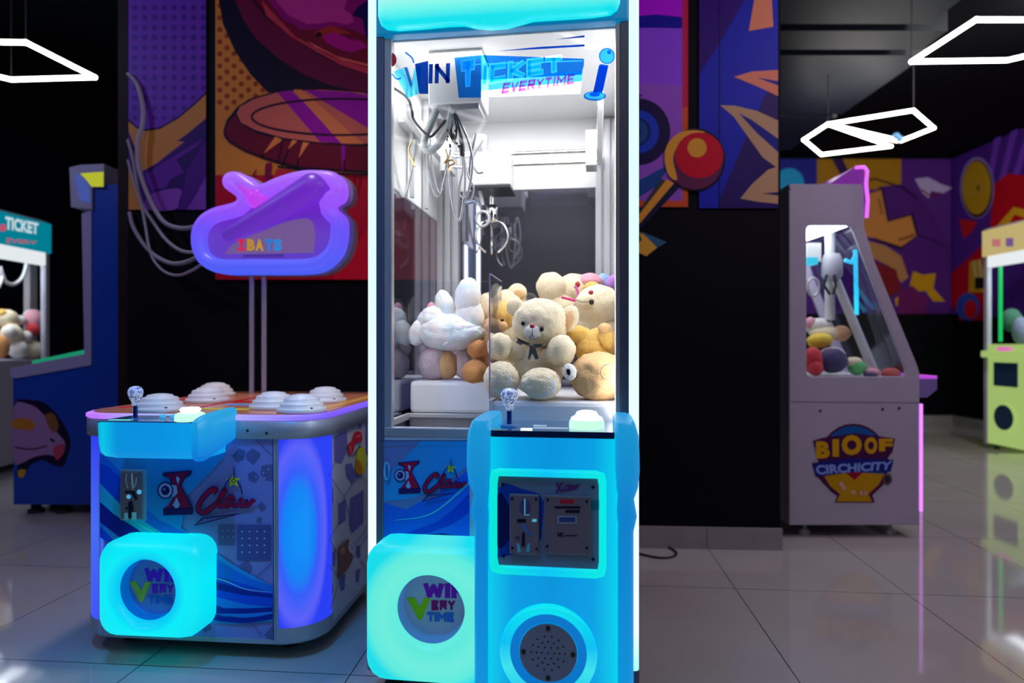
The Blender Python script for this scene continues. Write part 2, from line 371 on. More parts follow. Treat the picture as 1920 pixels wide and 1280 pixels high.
hexlamp('hexagon_lamp', [[(-3.03,3.99),(-2.94,4.51),(-3.56,4.55),(-3.85,4.25),(-3.65,3.97)]], 3.0, 'white hexagonal tube lamp hanging in the dark upper left corner')
for (x, y), where in zip(BEHIND, ('left over the aisle', 'right over the aisle', 'straight overhead')):
    hexlamp('hexagon_lamp', [[(x+.5*math.cos(a*math.pi/3), y+.5*math.sin(a*math.pi/3)) for a in range(6)]], 3.0, 'white regular hexagonal tube lamp hanging %s behind the viewer' % where)
# coloured area lights added out of view to brighten floor, walls and table
def fill_light(name, loc, tgt, e, c, size=.4, spread=180):
    d = bpy.data.lights.new(name, 'AREA'); d.energy = e; d.color = c; d.size = size; d.shape = 'DISK'; d.spread = R(spread)
    o = bpy.data.objects.new(name, d); COL.objects.link(o); o.location = loc
    o.rotation_euler = (Vector(tgt)-Vector(loc)).to_track_quat('-Z', 'Y').to_euler(); return o
for a in FILLS: fill_light(*a)
# ================================================================== tall claw machine
CM = Fr(-.4463, 2.06, -7.5); cm = CM.empty('claw_machine')
tag(cm, 'tall glass claw machine with glowing cyan edges, full of plush bears', 'claw machine')
CW, CD = .82, .85
ledw = emis('led_tube_pale_cyan', (.72, 1, 1, 1), 1.5); ledc = lightbox('led_tube_cyan', [(0, (.25, .95, 1, 1)), (.12, (.75, 1, 1, 1)), (1, (.62, 1, 1, 1))], 2, .1, 1.4, 1.25)
for x in (-.006, CW+.006): MB().loft([[Vector((x+.015*math.cos(t), .012+.015*math.sin(t), z)) for t in [2*math.pi*k/14 for k in range(14)]] for z in (.125, 2.62)], ledc, True, True).build('led_strip', cm)
for x in (-.006, CW+.006): MB().lathe([(.014, .07), (.017, .075), (.017, .125)], (x, .012, 0), M['grey'], 14).build('strip_cap', cm)
# frame
for x0, x1 in ((.010, .036), (CW-.036, CW-.010)): part('front_post', cm, (x0, -.004, .06), (x1, .03, 2.62), M['grey'])
for x0, x1 in ((.036, .060), (CW-.050, CW-.036)): part('window_post', cm, (x0, .0, .85), (x1, .03, 2.10), M['alu'], .002)
for x0 in (.012, CW-.112):
    g = MB()
    for k in range(3): g.box((x0+k*.036, CD-.075, .86), (x0+k*.036+.026, CD-.03, 2.08), M['alu'])
    g.box((x0, CD-.06, .86), (x0+.1, CD-.028, 2.08), M['alu']); g.build('rear_post', cm, .002)
part('window_sill', cm, (.036, -.003, .825), (CW-.036, .03, .853), M['alu'])
part('side_panel', cm, (CW-.02, .03, .06), (CW, CD, .85), M['grey']); part('side_panel', cm, (0, .03, .06), (.02, CD, .85), M['grey'])
part('bottom_panel', cm, (.02, .03, .06), (CW-.02, CD, .09), M['dark'])
part('rear_panel', cm, (0, CD-.02, .06), (CW, CD, .86), M['dark'])
fp = part('front_panel', cm, (.036, .0, .06), (CW-.036, .02, .825), mat('front_panel_print', (.55, .62, .75, 1), .3, coat=.5), .002)
for x in (.05, CW-.05):
    for y in (.06, CD-.06): MB().lathe([(.028, 0), (.03, .008), (.01, .015), (.01, .06)], (x, y, 0), M['rubber'], 16).build('foot', cm)
# upper body
part('rear_wall_white', cm, (.0, CD-.03, 1.80), (CW, CD, 2.62), M['white'], label='white upper rear panel')
mir = bpy.data.materials.new('dim_mirror'); mir.use_nodes = True; mb_ = mir.node_tree.nodes['Principled BSDF']
mb_.inputs['Base Color'].default_value = (.20, .20, .25, 1); mb_.inputs['Metallic'].default_value = .75; mb_.inputs['Roughness'].default_value = .02
part('mirror', cm, (.02, CD-.034, .86), (CW-.02, CD-.03, 1.80), mir, 0)
part('ceiling_panel', cm, (.0, .03, 2.10), (CW, CD-.03, 2.13), M['white'])
for nm, x0, x1 in (('side_upper_panel', .004, .018), ('side_upper_panel', CW-.018, CW-.004)): part(nm, cm, (x0, .04, 1.66), (x1, CD-.08, 2.10), M['white'])
sg = glass('side_glass', (.80, .82, .88, 1), .16)
for x in (.008, CW-.012): MB().box((x, .04, .86), (x+.004, CD-.08, 1.66), sg).build('side_glass', cm)
fg = glass('front_glass', (.97, .98, 1, 1), .012)
MB().box((.06, .012, .853), (CW-.05, .015, 2.10), fg).build('front_glass', cm)
# marquee
casing = lightbox('marquee_casing_blue', [(0, S(0, 120, 175)), (1, S(0, 150, 205))], 2, 2.1, 2.3, .8)
MB().box((.012, -.012, 2.105), (CW-.012, .03, 2.62), casing).build('marquee_casing', cm, .006)
mq = [(708, -70), (708, 30), (712, 44), (724, 52), (745, 54), (790, 51), (840, 46), (870, 45), (893, 50), (920, 52), (950, 50), (975, 43), (1000, 36), (1050, 33), (1110, 29), (1145, 24), (1158, 14), (1163, 0), (1163, -85)]
pts = [CM.on(a, b, -.03) for a, b in mq]; c0 = sum(pts, Vector())/len(pts)
def sh(p, k, y): q = c0+(p-c0)*k; q.y = y; return q
marq = lightbox('marquee_lit', [(0, S(0, 225, 235)), (.25, S(110, 245, 232)), (.6, S(180, 248, 235)), (1, S(225, 235, 235))], 2, 2.13, 2.28, 1.)
MB().loft([[sh(p, 1, -.012) for p in pts], [sh(p, .995, -.03) for p in pts], [sh(p, .975, -.042) for p in pts], [sh(p, .93, -.047) for p in pts]], marq, True, True).build('marquee', cm)
# interior light
la = bpy.data.lights.new('cabinet_light', 'AREA'); la.shape = 'RECTANGLE'; la.size = .6; la.size_y = .45; la.energy = 12; la.color = (1, .985, .95)
lo = bpy.data.objects.new('cabinet_light', la); COL.objects.link(lo); lo.parent = cm; lo.location = (.42, .30, 2.09)
fillm = emis('hidden_fill_white', (1, 1, .97, 1), 18)
MB().box((.040, .032, .90), (.054, .046, 2.05), fillm).build('hidden_fill_strip', cm); MB().box((CW-.050, .032, .90), (CW-.038, .046, 2.05), fillm).build('hidden_fill_strip', cm)  # glowing strips added out of sight behind the posts to light the plush fronts
# bed and chute
part('toy_bed', cm, (.375, .05, .80), (CW-.03, CD-.08, .937), M['foam'], .015); part('toy_bed', cm, (.03, .30, .866), (.40, CD-.08, .985), M['foam'], .015)
part('chute_rim', cm, (.03, .285, .852), (.375, .30, .868), M['alu'], .002); part('chute_rim', cm, (.022, .035, .845), (.036, .30, .868), M['alu'], .002)
part('chute_wall', cm, (.03, .30, .35), (.375, .31, .852), M['steel'], 0); part('chute_wall', cm, (.372, .035, .35), (.38, .30, .94), M['white'], 0)
part('chute_slope', cm, (.03, .03, .36), (.375, .30, .37), M['white'], 0)
acr = glass('acrylic', (.96, .95, .98, 1), .0); edge = emis('acrylic_edge', S(120, 105, 150), .35, 1)
MB().box((.372, .035, .945), (.375, .29, 1.346), acr).build('acrylic_guard', cm); MB().box((.03, .290, .985), (.375, .293, 1.346), acr).build('acrylic_guard', cm)
MB().box((.3715, .033, .945), (.3755, .036, 1.346), edge).build('guard_edge', cm); MB().box((.3715, .036, 1.344), (.3755, .29, 1.347), edge).build('guard_edge', cm)
# ---- crane
cr = bpy.data.objects.new('crane', None); COL.objects.link(cr); cr.parent = cm
for z, y in ((1.905, .60), (1.885, .57), (1.850, .60)): MB().tube([(.10, y, z), (CW-.10, y, z)], .007, M['chrome'], 10).build('rail', cr)
part('side_rail', cr, (.06, .08, 1.88), (.085, CD-.09, 1.93), M['white']); part('side_rail', cr, (CW-.105, .08, 1.88), (CW-.085, CD-.09, 1.93), M['white'])
part('rail_end_block', cr, (CW-.15, .54, 1.82), (CW-.105, .64, 1.96), M['alu']); part('rail_end_block', cr, (.085, .54, 1.82), (.13, .64, 1.96), M['alu'])
a = CM.on(883, 285, .53); b = CM.on(955, 345, .53)
part('trolley', cr, (a.x, .53, b.z), (b.x, .67, a.z), M['white'], .006); part('trolley_base', cr, (a.x-.005, .52, b.z-.016), (b.x+.005, .68, b.z), M['dark'], .003)
MB().lathe([(.03, 0), (.034, .004), (.034, .07), (.03, .075)], ((a.x*.8+b.x*.2), .57, a.z), M['steel'], 20).build('trolley_motor', cr)
cx, cy = CM.on(922, 360, .60).x, .60
z0 = b.z-.016
MB().lathe([(.010, -.05), (.010, 0)], (cx, cy, z0), M['chrome'], 12).build('claw_cord', cr)
MB().lathe([(.012, -.125), (.024, -.12), (.026, -.055), (.016, -.05)], (cx, cy, z0), M['chrome'], 20).build('claw_hub', cr)
for k in range(3):
    t = R(100+120*k); d = Vector((math.cos(t), math.sin(t), 0)); c = Vector((cx, cy, z0-.11))
    MB().tube(cat([c, c+d*.05+Vector((0, 0, -.02)), c+d*.075+Vector((0, 0, -.07)), c+d*.06+Vector((0, 0, -.11)), c+d*.03+Vector((0, 0, -.135))], 5, False), .005, M['chrome'], 8).build('claw_prong', cr)
rc = CM.on(905, 410, .56)
MB().tube([rc+Vector((.026*math.cos(t), 0, .030*math.sin(t))) for t in [2*math.pi*k/24 for k in range(24)]], .006, M['alu'], 8, True).build('cable_ring', cr)
MB().tube([CM.on(905, 385, .56), CM.on(900, 355, .56)], .008, M['alu'], 8).build('cable_ring_bar', cr)
# front box with hose and hanging cables
a = CM.on(803, 106, .10); b = CM.on(903, 190, .10)
part('motor_box', cr, (a.x, .10, b.z), (b.x, .24, 2.10), M['white'], .004); part('motor_box_base', cr, (CM.on(818,200,.1).x, .11, b.z-.02), (b.x-.01, .23, b.z), M['steel'], .003)
def T(name, pts, y, r, m, seg=8, sm=6): return MB().tube(cat([CM.on(q[0], q[1], (q[2] if len(q) > 2 else y)) for q in pts], sm, False), r, m, seg).build(name, cr)
T('hose', [(846,186),(846,210),(838,240),(824,268),(806,283),(795,274),(800,250),(812,222),(822,196)], .12, .0125, M['greyhose'], 12, 8)
T('cable', [(712,150),(760,180),(772,205),(776,225),(797,250),(806,256),(815,250),(835,225)], .11, .0045, M['dark'])
T('cable', [(728,215),(733,250),(738,300),(748,348),(757,368),(766,345),(775,300),(778,262)], .14, .0045, M['greyhose'])
T('cable', [(799,250),(801,300),(808,345),(821,370),(832,350),(837,310),(840,290)], .15, .0040, M['greyhose'])
T('cable', [(806,255),(812,320),(824,362),(836,330),(845,280)], .17, .003, M['alu'])
T('cable', [(840,300),(843,340),(850,390),(861,414),(868,385),(872,330),(868,280)], .14, .0042, M['alu'])
T('cable', [(855,210),(868,240),(880,270),(886,310),(878,360),(868,378),(876,381),(890,378)], .13, .0045, M['steel'])
T('cable', [(872,300),(878,330),(888,350),(884,372),(874,378)], .15, .003, M['alu'])
T('cable', [(874,375),(860,360),(868,320),(866,285)], .18, .0028, M['greyhose'])
T('cable', [(848,190),(858,230),(866,262),(868,292)], .12, .006, M['black'])
T('cable', [(856,190),(850,215),(846,245),(852,262)], .13, .004, M['black'])
T('cable', [(850,190),(846,215),(842,245),(850,266)], .15, .003, M['black'])
T('cable', [(847,190),(852,215),(856,245),(852,268)], .12, .003, M['dark'])
T('plug', [(866,272),(867,292)], .12, .009, M['black'])
T('spring', [(836,280),(840,296),(833,305),(846,300),(852,306),(840,313),(843,322)], .13, .003, M['brass'])
T('spring', [(773,262),(766,282),(772,300),(778,312)], .13, .0035, M['brass'])
T('rod', [(838,318),(829,352)], .14, .0035, M['alu']); T('rod', [(893,250),(884,290),(880,330)], .2, .005, M['steel'])
T('bracket', [(905,262),(886,298),(895,322),(906,322)], .40, .006, M['steel'])
random.seed(3)
wz = MB()
for k in range(26):
    x, y = 838+random.random()*26, 195+random.random()*80
    wz.ell(CM.on(x, y, .11+random.random()*.04), (.004, .004, .006), M['black'], sub=1)
wz.build('connector_cluster', cr)
part('top_box', cr, CM.on(722, 230, .2)-Vector((0, 0, 0)), CM.on(775, 205, .2)+Vector((0, .25, 0)), M['white'], .003)
# side ribs of the left inner wall
for y in (.3, .5): part('inner_rail', cr, (.03, y, 1.66), (.045, y+.02, 2.09), M['alu'], .002)

# ---- printed window sticker
st = bpy.data.objects.new('window_sticker', None); COL.objects.link(st); st.parent = cm
fb = film('film_blue', (.02, .25, .75, 1), .22, S(0, 70, 170)); fd = film('film_dark_blue', (.01, .06, .35, 1), .45, S(0, 40, 130)); fc = film('film_cyan', (.12, .72, .95, 1), .25, S(60, 190, 230)); fcs = film('film_cyan_solid', (.2, .8, 1, 1), .85, S(60, 205, 235)); fbs = film('film_blue_solid', (.02, .2, .6, 1), .6, S(10, 80, 180))
fw = film('film_white', (1, 1, 1, 1), .75, (.9, .95, .97, 1)); fp_ = film('film_pink', (1, .22, .62, 1), .35, S(250, 70, 160)); fl = film('film_light_cyan', (.7, .95, 1, 1), .35, (.7, .95, 1, 1))
fdk = film('film_maroon', (.25, .02, .05, 1), .8, S(90, 20, 30))
A = Art(CM, .0105, step=.0001)
A.p([(852,108),(902,103),(1095,110),(1095,122),(1090,140),(902,150),(902,183),(860,183)], fb).p([(902,150),(1093,132),(1091,152),(902,170)], fc).p([(902,170),(1091,152),(1088,176),(902,183)], fl)
A.p([(928,96),(1010,88),(1096,83),(1096,87),(1010,92)], fd).p([(1040,74),(1096,66),(1096,70)], fd)
A.p([(778,120),(803,114),(803,176),(786,176)], fd).p([(738,134),(756,127),(770,165),(777,128),(790,124),(785,176),(764,184)], fc).p([(757,126),(764,126),(773,158),(770,165)], fb)
A.block('IN', [(804,120),(844,118),(843,156),(803,157)], fd, .28)
A.block('T', [(863,113),(892,109),(888,162),(866,165)], fw, .42).block('T', [(866,116),(889,112),(886,159),(869,162)], fcs, .34)
A.block('ICKET', [(904,121),(1054,102),(1055,134),(902,161)], fw, .34, .1).block('ICKET', [(906,124),(1052,106),(1053,131),(904,157)], fcs, .22, .22)
A.line([(868,124),(900,120),(960,118),(1092,114)], 2.2, fw)
A.block('EVERYTIME', [(944,156),(1078,138),(1076,157),(940,176)], fp_, .26, .2)
A.build('print', st)
A = Art(CM, .0105, step=.0001)
A.p([(1125,120),(1141,122),(1130,172),(1112,172)], fb).c(1115, 180, 21, fb, 9).c(1115, 179, 17.5, fw, 6.5).c(1115, 177, 10, fb, 4).p([(1123,122),(1140,124),(1129,175),(1112,173)], fb)
A.c(1138, 105, 15, fb).c(1138, 105, 13, fw).c(1142, 98, 3.5, fb).c(1142, 98, 2, fw)
A.build('joystick_print', st)
A = Art(CM, .0105, step=.0001)
A.c(732, 112, 11.5, fdk, 14)
for k in range(14): A.c(732+8*math.cos(k*2.4)*math.sqrt(k/14), 112+10*math.sin(k*2.4)*math.sqrt(k/14), 1.6, fw)
A.line([(735,138),(744,148),(752,146)], 3, fb, 5).line([(716,130),(722,150),(730,160)], 2, fb, 5).line([(760,98),(772,108),(776,118)], 3, fb, 5)
A.line([(716,80),(721,95),(720,120),(718,150)], 2.5, fc, 5)
A.build('mole_print', st)

# ---- printed lower front
I = ink
A = Art(CM, -.0005)
A.p([(714,826),(880,826),(880,1030),(714,1030)], I(62,78,115)).p([(714,1008),(714,940),(760,955),(820,925),(880,880),(880,1030),(714,1030)], I(14,62,140), 0)
A.p([(790,826),(880,826),(880,870),(830,910),(770,935),(714,940),(714,905)], I(24,96,165))
A.p([(714,1006),(760,1000),(820,978),(850,955),(880,925),(880,960),(850,982),(800,1000),(714,1014)], I(5,40,125), 0)
A.p([(714,1012),(780,1003),(830,1000),(880,1008),(880,1022),(830,1010),(780,1008),(714,1018)], I(4,22,80)).p([(714,1018),(780,1010),(840,1014),(880,1026),(714,1030)], I(10,85,155))
A.line([(740,975),(810,962),(880,905)], [1, 5], I(40,120,200), 6)
def xclaw(A, x, y, s, red, dk, wht, yel, grey):
    """the machine's emblem: a big serif X with a round badge, slanted script, star and swoosh"""
    q = lambda a, b: (x+a*s, y+b*s)
    A.p([q(-2,-2), q(53,-7), q(51,2), q(40,8), q(33,22), q(55,64), q(55,76), q(-1,78), q(-1,66), q(8,60), q(21,40), q(10,8), q(-2,4)], dk)
    A.p([q(2,1), q(49,-4), q(40,4), q(31,22), q(50,62), q(33,64), q(22,46), q(12,63), q(4,65), q(11,56), q(24,38), q(13,7)], red)
    A.p([q(24,44), q(31,60), q(28,60), q(28,64), q(20,64), q(20,60), q(16,60)], wht).p([q(24,4), q(30,8), q(29,14), q(27,20), q(23,10)], wht)
    A.p([q(14,20), q(24,22), q(26,36), q(18,44), q(14,38)], wht)
    A.p([q(0,67), q(54,65), q(54,75), q(0,77)], dk)
    A.c(*q(3,31), 15*s, dk, 16*s).c(*q(3,31), 12.5*s, wht, 13.5*s).c(*q(3,31), 8*s, dk, 9*s).c(*q(1,29), 3*s, grey)
    W = lambda pts, wd, m: A.line([q(*p_) for p_ in pts], wd*s, m, 5)
    st = [([(92,36),(98,30),(90,29),(76,42),(66,58),(66,70),(78,72),(96,58)],1), ([(96,58),(108,44),(116,30),(110,34),(103,52),(106,62),(116,54)],.8),
          ([(132,46),(124,43),(114,54),(118,62),(128,54),(132,46),(129,58),(136,60),(142,52)],.75), ([(142,52),(146,46),(142,58),(149,60),(156,50),(153,60),(160,58),(166,50),(170,54)],.75)]
    for p_, k in st: W(p_, 11*k, dk)
    for p_, k in st: W(p_, 7*k, red)
    c = q(131,13); A.p([(c[0]+(14 if k % 2 == 0 else 6)*s*math.sin(R(36*k)), c[1]-(14 if k % 2 == 0 else 6)*s*math.cos(R(36*k))) for k in range(10)], yel)
    A.line([q(131,-14), q(132,8)], [1*s, 3*s], dk).line([q(124,8), q(116,20), q(110,32)], 2.5*s, dk, 4).line([q(138,12), q(144,24), q(147,38)], 2.5*s, dk, 4).c(*q(131,13), 4*s, dk).c(*q(131,13), 2.5*s, yel)
    A.p([q(56,98), q(72,82), q(152,73), q(110,84)], dk).p([q(62,95), q(74,84), q(130,78), q(105,83)], grey)
xclaw(A, 748, 868, .74, I(110,12,40), I(25,15,60), I(95,110,150), I(150,165,20), I(60,60,95))
A.p([(721,868),(727,866),(731,875),(729,895),(723,900),(719,890)], I(70,120,190), 4).p([(723,872),(727,871),(728,892),(724,894)], I(20,60,120), 4)
A.line([(714,826),(880,826)], 1.5, I(20,30,60)); A.build('front_print', fp)

# ---- moulded prize chute
pcc = lightbox('chute_skin_aqua', [(0, S(98, 238, 220)), (.5, S(98, 238, 219)), (.68, S(112, 241, 221)), (.86, S(98, 239, 222)), (1, S(20, 224, 234))], 0, .0, 1.25, .95, center=(.23, -.1, .31), radii=(.18, 2, .18))  # shading round the hole is painted into the emission ramp
def chute(fr, parent, x0, x1, z0, z1, dep, hx, hz, hr, skin, art, inner):
    c = bpy.data.objects.new('prize_chute', None); COL.objects.link(c); c.parent = parent
    n = 64; rr = lambda g, r: rrect(x0+g, x1-g, z0+g, z1-g, r, n)
    cc = circ
    loops = [at_y(rr(0, .06), .004), at_y(rr(0, .06), -dep+.035), at_y(rr(.008, .06), -dep+.012), at_y(rr(.024, .055), -dep), at_y(rr(.045, .05), -dep-.002)]
    mx, mz = (x0+x1)/2, (z0+z1)/2
    def cl(r, y): return at_y([(hx+r*math.cos(t), hz+r*math.sin(t)) for t in
        [math.atan2(q[1]-mz, q[0]-mx) for q in rr(0, .06)]], y)
    loops += [cl(hr+.016, -dep+.002), cl(hr+.004, -dep+.012), cl(hr, -dep+.03)]
    MB().loft(loops, skin, False, False).build('shell', c)
    MB().loft([cl(hr, -dep+.03), cl(hr-.001, -.058), cl(hr-.012, -.050)], inner, False, False).build('tunnel', c)
    return c
pan = mat('chute_flap_white', (.75, .75, .9, 1), .3)
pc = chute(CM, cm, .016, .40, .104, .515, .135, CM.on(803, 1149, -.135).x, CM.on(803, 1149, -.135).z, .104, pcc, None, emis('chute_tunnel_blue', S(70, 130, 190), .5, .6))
fxy = lambda px, py, y: CM.on(px, py, y)
f0 = fxy(803, 1149, -.135); MB().lathe([(.1035, -.056), (.1035, -.045)], (f0.x, 0, f0.z), pan, 48, 'y').build('flap', pc)
A = Art(CM, -.0565)
def winart(A, x, y, s, k, pu, re, bl, gr):
    A.block('WIN', [(x, y), (x+84*s, y+2*s), (x+82*s, y+30*s), (x+2*s, y+28*s)], pu, .36, .10)
    A.p([(x-31*s, y+29*s), (x-17*s, y+27*s), (x-5*s, y+46*s), (x+2*s, y+29*s), (x+14*s, y+29*s), (x-3*s, y+70*s), (x-9*s, y+69*s), (x-22*s, y+44*s)], gr)
    A.block('ERY', [(x+16*s, y+33*s), (x+60*s, y+33*s), (x+60*s, y+51*s), (x+16*s, y+52*s)], re, .32, .18)
    A.block('TIME', [(x+8*s, y+55*s), (x+58*s, y+56*s), (x+58*s, y+74*s), (x+8*s, y+73*s)], bl, .30, .1)
I = ink
winart(A, 793, 1092, 1., 0, I(105,20,125), I(115,15,75), I(25,75,190), I(110,170,15)); A.build('flap_print', pc)

# ---- control pedestal with scalloped cheeks
PX0, PX1, PY = .372, .812, -.25
cp = bpy.data.objects.new('control_box', None); COL.objects.link(cp); cp.parent = cm
skin = lightbox('pedestal_skin', [(0, S(0, 225, 240)), (.05, S(0, 205, 240)), (.22, S(0, 160, 228)), (.5, S(0, 150, 222)), (.8, S(0, 162, 230)), (.95, S(0, 205, 240)), (1, S(0, 232, 240))], 0, PX0+.03, PX1-.035, .95)
cheek = lightbox('cheek_skin', [(0, S(0, 150, 220)), (.7, S(0, 130, 205)), (1, S(20, 150, 210))], 2, .1, .9, .95)
body = MB()
def hz(x0, x1, y0, y1, r, z, n=44): return [Vector((x, y, z)) for x, y in rrect(x0, x1, y0, y1, r, n)]
body.loft([hz(PX0+.03, PX1-.03, PY, .0, .02, z) for z in (.045, .10, .87)], skin, True, True); body.build('front_shell', cp)
prof = [(.045, 0, 0), (.10, 0, 0), (.50, 0, 0), (.61, 0, 0), (.655, -.009, .004), (.70, -.001, .006), (.735, -.012, .010), (.78, -.016, .012), (.83, -.015, .020), (.875, -.013, .022), (.905, -.004, .022), (.912, .002, .018)]
for side in (0, 1):
    mb = MB(); lp = []
    for z, o, f in prof:
        if side == 0: lp.append(hz(PX0+o, PX0+.052, PY-.006-f, .0, .012, z, 32))
        else: lp.append(hz(PX1-.052, PX1-o*.9, PY-.006-f, .0, .012, z, 32))
    mb.loft(lp, cheek, True, True); mb.build('cheek', cp)
deckm = glass('deck_glass', (.25, .6, .7, 1), .25)
part('deck_base', cp, (PX0+.052, PY+.004, .870), (PX1-.052, .0, .874), emis('deck_lit_teal', S(0, 120, 140), 2.6, .5), 0)
MB().box((PX0+.053, PY+.002, .876), (PX1-.053, .0, .882), deckm).build('deck_glass', cp)
part('deck_edge', cp, (PX0+.052, PY-.001, .866), (PX1-.052, PY+.003, .884), mat('deck_edge_blue', (.0, .03, .12, 1), .2), .001)
for x0, x1, y, c in ((905, 940, -.22, S(70, 110, 60)), (1000, 1025, -.12, S(150, 170, 190)), (1000, 1065, -.17, S(0, 150, 150)), (1165, 1176, -.2, S(0, 40, 150))):
    p0 = CM.on(x0, 795, y); p1 = CM.on(x1, 795, y); part('deck_label', cp, (p0.x, y-.015, .8822), (p1.x, y+.012, .8828), emis('deck_label_%d' % x0, c, .7, .6), 0)
p0 = CM.on(985, 800, -.21); MB().box((p0.x-.012, -.23, .8822), (p0.x+.02, -.205, .886), emis('deck_lamp', (.9, 1, 1, 1), 1.3)).build('deck_lamp', cp, .002)
# joystick
glit = bpy.data.materials.new('glitter_knob'); glit.use_nodes = True; g = glit.node_tree; p = g.nodes['Principled BSDF']
vo = g.nodes.new('ShaderNodeTexVoronoi'); vo.inputs['Scale'].default_value = 230; tcn = g.nodes.new('ShaderNodeTexCoord'); g.links.new(tcn.outputs['Object'], vo.inputs['Vector'])
cr2 = g.nodes.new('ShaderNodeValToRGB'); cr2.color_ramp.elements[0].color = (.06, .12, .45, 1); cr2.color_ramp.elements[1].color = (.8, .9, 1, 1); cr2.color_ramp.elements[0].position = .2; cr2.color_ramp.elements[1].position = .8
g.links.new(vo.outputs['Color'], cr2.inputs['Fac']); g.links.new(cr2.outputs[0], p.inputs['Base Color']); p.inputs['Roughness'].default_value = .1
g.links.new(cr2.outputs[0], p.inputs['Emission Color']); p.inputs['Emission Strength'].default_value = .28
def joystick(fr, parent, px, pyb, pyt, y, s=1.):
    b = fr.on(px, pyb, y); t = fr.on(px, pyt, y); h = t.z-b.z
    j = bpy.data.objects.new('joystick', None); COL.objects.link(j); j.parent = parent; j.location = b
    MB().lathe([(.026*s, 0), (.026*s, .004), (.012*s, .007)], (0, 0, 0), mat('joy_base_blue', (.05, .2, .5, 1), .2), 24).build('base', j)
    MB().lathe([(.0075*s, .004), (.0075*s, h*.5)], (0, 0, 0), mat('joy_shaft_blue', (.01, .04, .25, 1), .15, .5), 14).build('shaft', j)
    k = h*.42; MB().lathe([(.011*s, k), (.013*s, k+.05*h), (.012*s, k+.1*h), (.018*s, k+.2*h), (.024*s, k+.32*h), (.026*s, k+.40*h), (.024*s, k+.48*h), (.018*s, k+.55*h), (.009*s, k+.585*h), (.001, k+.59*h)], (0, 0, 0), glit, 28).build('knob', j)
joystick(CM, cm, 955, 799, 728, -.15)
bt = bpy.data.objects.new('push_button', None); COL.objects.link(bt); bt.parent = cm; b0 = CM.on(1100, 797, -.15); bt.location = (b0.x, -.15, .882)
wl = emis('button_white', (1, .99, .97, 1), 1.15); MB().lathe([(.050, 0), (.050, .014), (.048, .022), (.040, .03)], (0, 0, 0), emis('button_base', S(200, 250, 225), 1), 32).build('button_ring', bt)
MB().lathe([(.046, .022), (.044, .03), (.033, .036), (.028, .046), (.015, .05), (.001, .051)], (0, 0, 0), wl, 32).build('button_cap', bt)
# coin window
def quadz(x0, x1, y0, y1, y, r, n=48):
    p0 = CM.on(x0, y1, y); p1 = CM.on(x1, y0, y); return p0, p1
p0, p1 = CM.on(918, 1074, PY), CM.on(1137, 882, PY); q0, q1 = CM.on(933, 1058, PY), CM.on(1123, 897, PY)
cfm = lightbox('coin_frame_aqua', [(0, S(0, 232, 215)), (.5, S(0, 195, 240)), (1, S(0, 235, 225))], 0, p0.x, p1.x, 1.)
n = 64
MB().loft([at_y(rrect(p0.x, p1.x, p0.z, p1.z, .02, n), PY+.001), at_y(rrect(p0.x+.002, p1.x-.002, p0.z+.002, p1.z-.002, .02, n), PY-.010), at_y(rrect(q0.x-.006, q1.x+.006, q0.z-.006, q1.z+.006, .008, n), PY-.012), at_y(rrect(q0.x, q1.x, q0.z, q1.z, .003, n), PY-.002)], cfm).build('coin_frame', cm)
cpl = part('coin_plate', cm, (q0.x-.002, PY-.002, q0.z-.002), (q1.x+.002, PY+.004, q1.z+.002), mat('printed_plate', (.2, .34, .52, 1), .35, .2), 0)
A = Art(CM, PY-.0022)
A.p([(933,915),(950,905),(975,915),(1010,925),(1020,940),(1015,1010),(985,1035),(933,1045)], I(8,40,110)).p([(933,925),(955,950),(960,1000),(933,1025)], I(4,14,60), 4).p([(1108,938),(1124,938),(1124,955),(1108,955)], I(20,70,90))
A.text('X', [(1041,905),(1057,904),(1054,923),(1041,924)], I(60,25,80), .08).text('Claw', [(1055,910),(1089,903),(1088,916),(1053,922)], I(60,25,80), .07, .4)
for x, y in ((943, 908), (1112, 913), (944, 1042), (1112, 1048)): A.c(x, y, 3.2, I(8,14,40))
A.build('plate_print', cpl)
def modl(nm, x0, y0, x1, y1, dep):
    a, b = CM.on(x0, y1, PY-.002), CM.on(x1, y0, PY-.002); return part(nm, cm, (a.x, PY-dep, a.z), (b.x, PY-.002, b.z), mat('satin_steel', (.32, .30, .36, 1), .38, .5), .003)
m1 = modl('coin_acceptor', 956, 926, 1011, 1036, .012); m2 = modl('card_reader', 1021, 930, 1108, 1037, .008)
A = Art(CM, PY-.0124); dk = I(10,14,30); sl = emis('slot_lit', S(90, 190, 235), .7)
A.c(984, 950, 12, I(75,80,110), 16).c(984, 950, 11, I(52,50,72), 15).line([(984,935),(984,965),(992,965)], 1.8, sl).p(box_q(969,973,986,979), dk).p([(978,982),(984,981),(988,992),(998,1002),(996,1005),(984,996)], I(45,80,130))
A.p([(979,998),(984,998),(984,1024),(978,1024)], dk).p([(969,1016),(975,1022),(977,1035),(970,1035)], I(60,130,190)).p([(994,1016),(988,1022),(986,1035),(993,1035)], I(60,130,190)).p(box_q(998,973,1006,978), sl)
A.text('CE', box_q(965,1005,974,1011), dk, .03)
for x, y in ((960,935),(1005,936),(961,1027),(1006,1029)): A.c(x, y, 2.6, dk)
A.build('acceptor_print', m1)
A = Art(CM, PY-.0084)
A.p(box_q(1050,936,1076,944), I(125,20,35)).p(box_q(1040,949,1088,953), dk).p(box_q(1060,956,1087,961), dk).p(box_q(1046,967,1081,981), I(105,120,150)).p(box_q(1048,969,1079,979), I(35,50,85))
A.text('HC', [(1045,998),(1057,998),(1057,1006),(1045,1006)], dk, .07).p(box_q(1059,1003,1082,1005), dk)
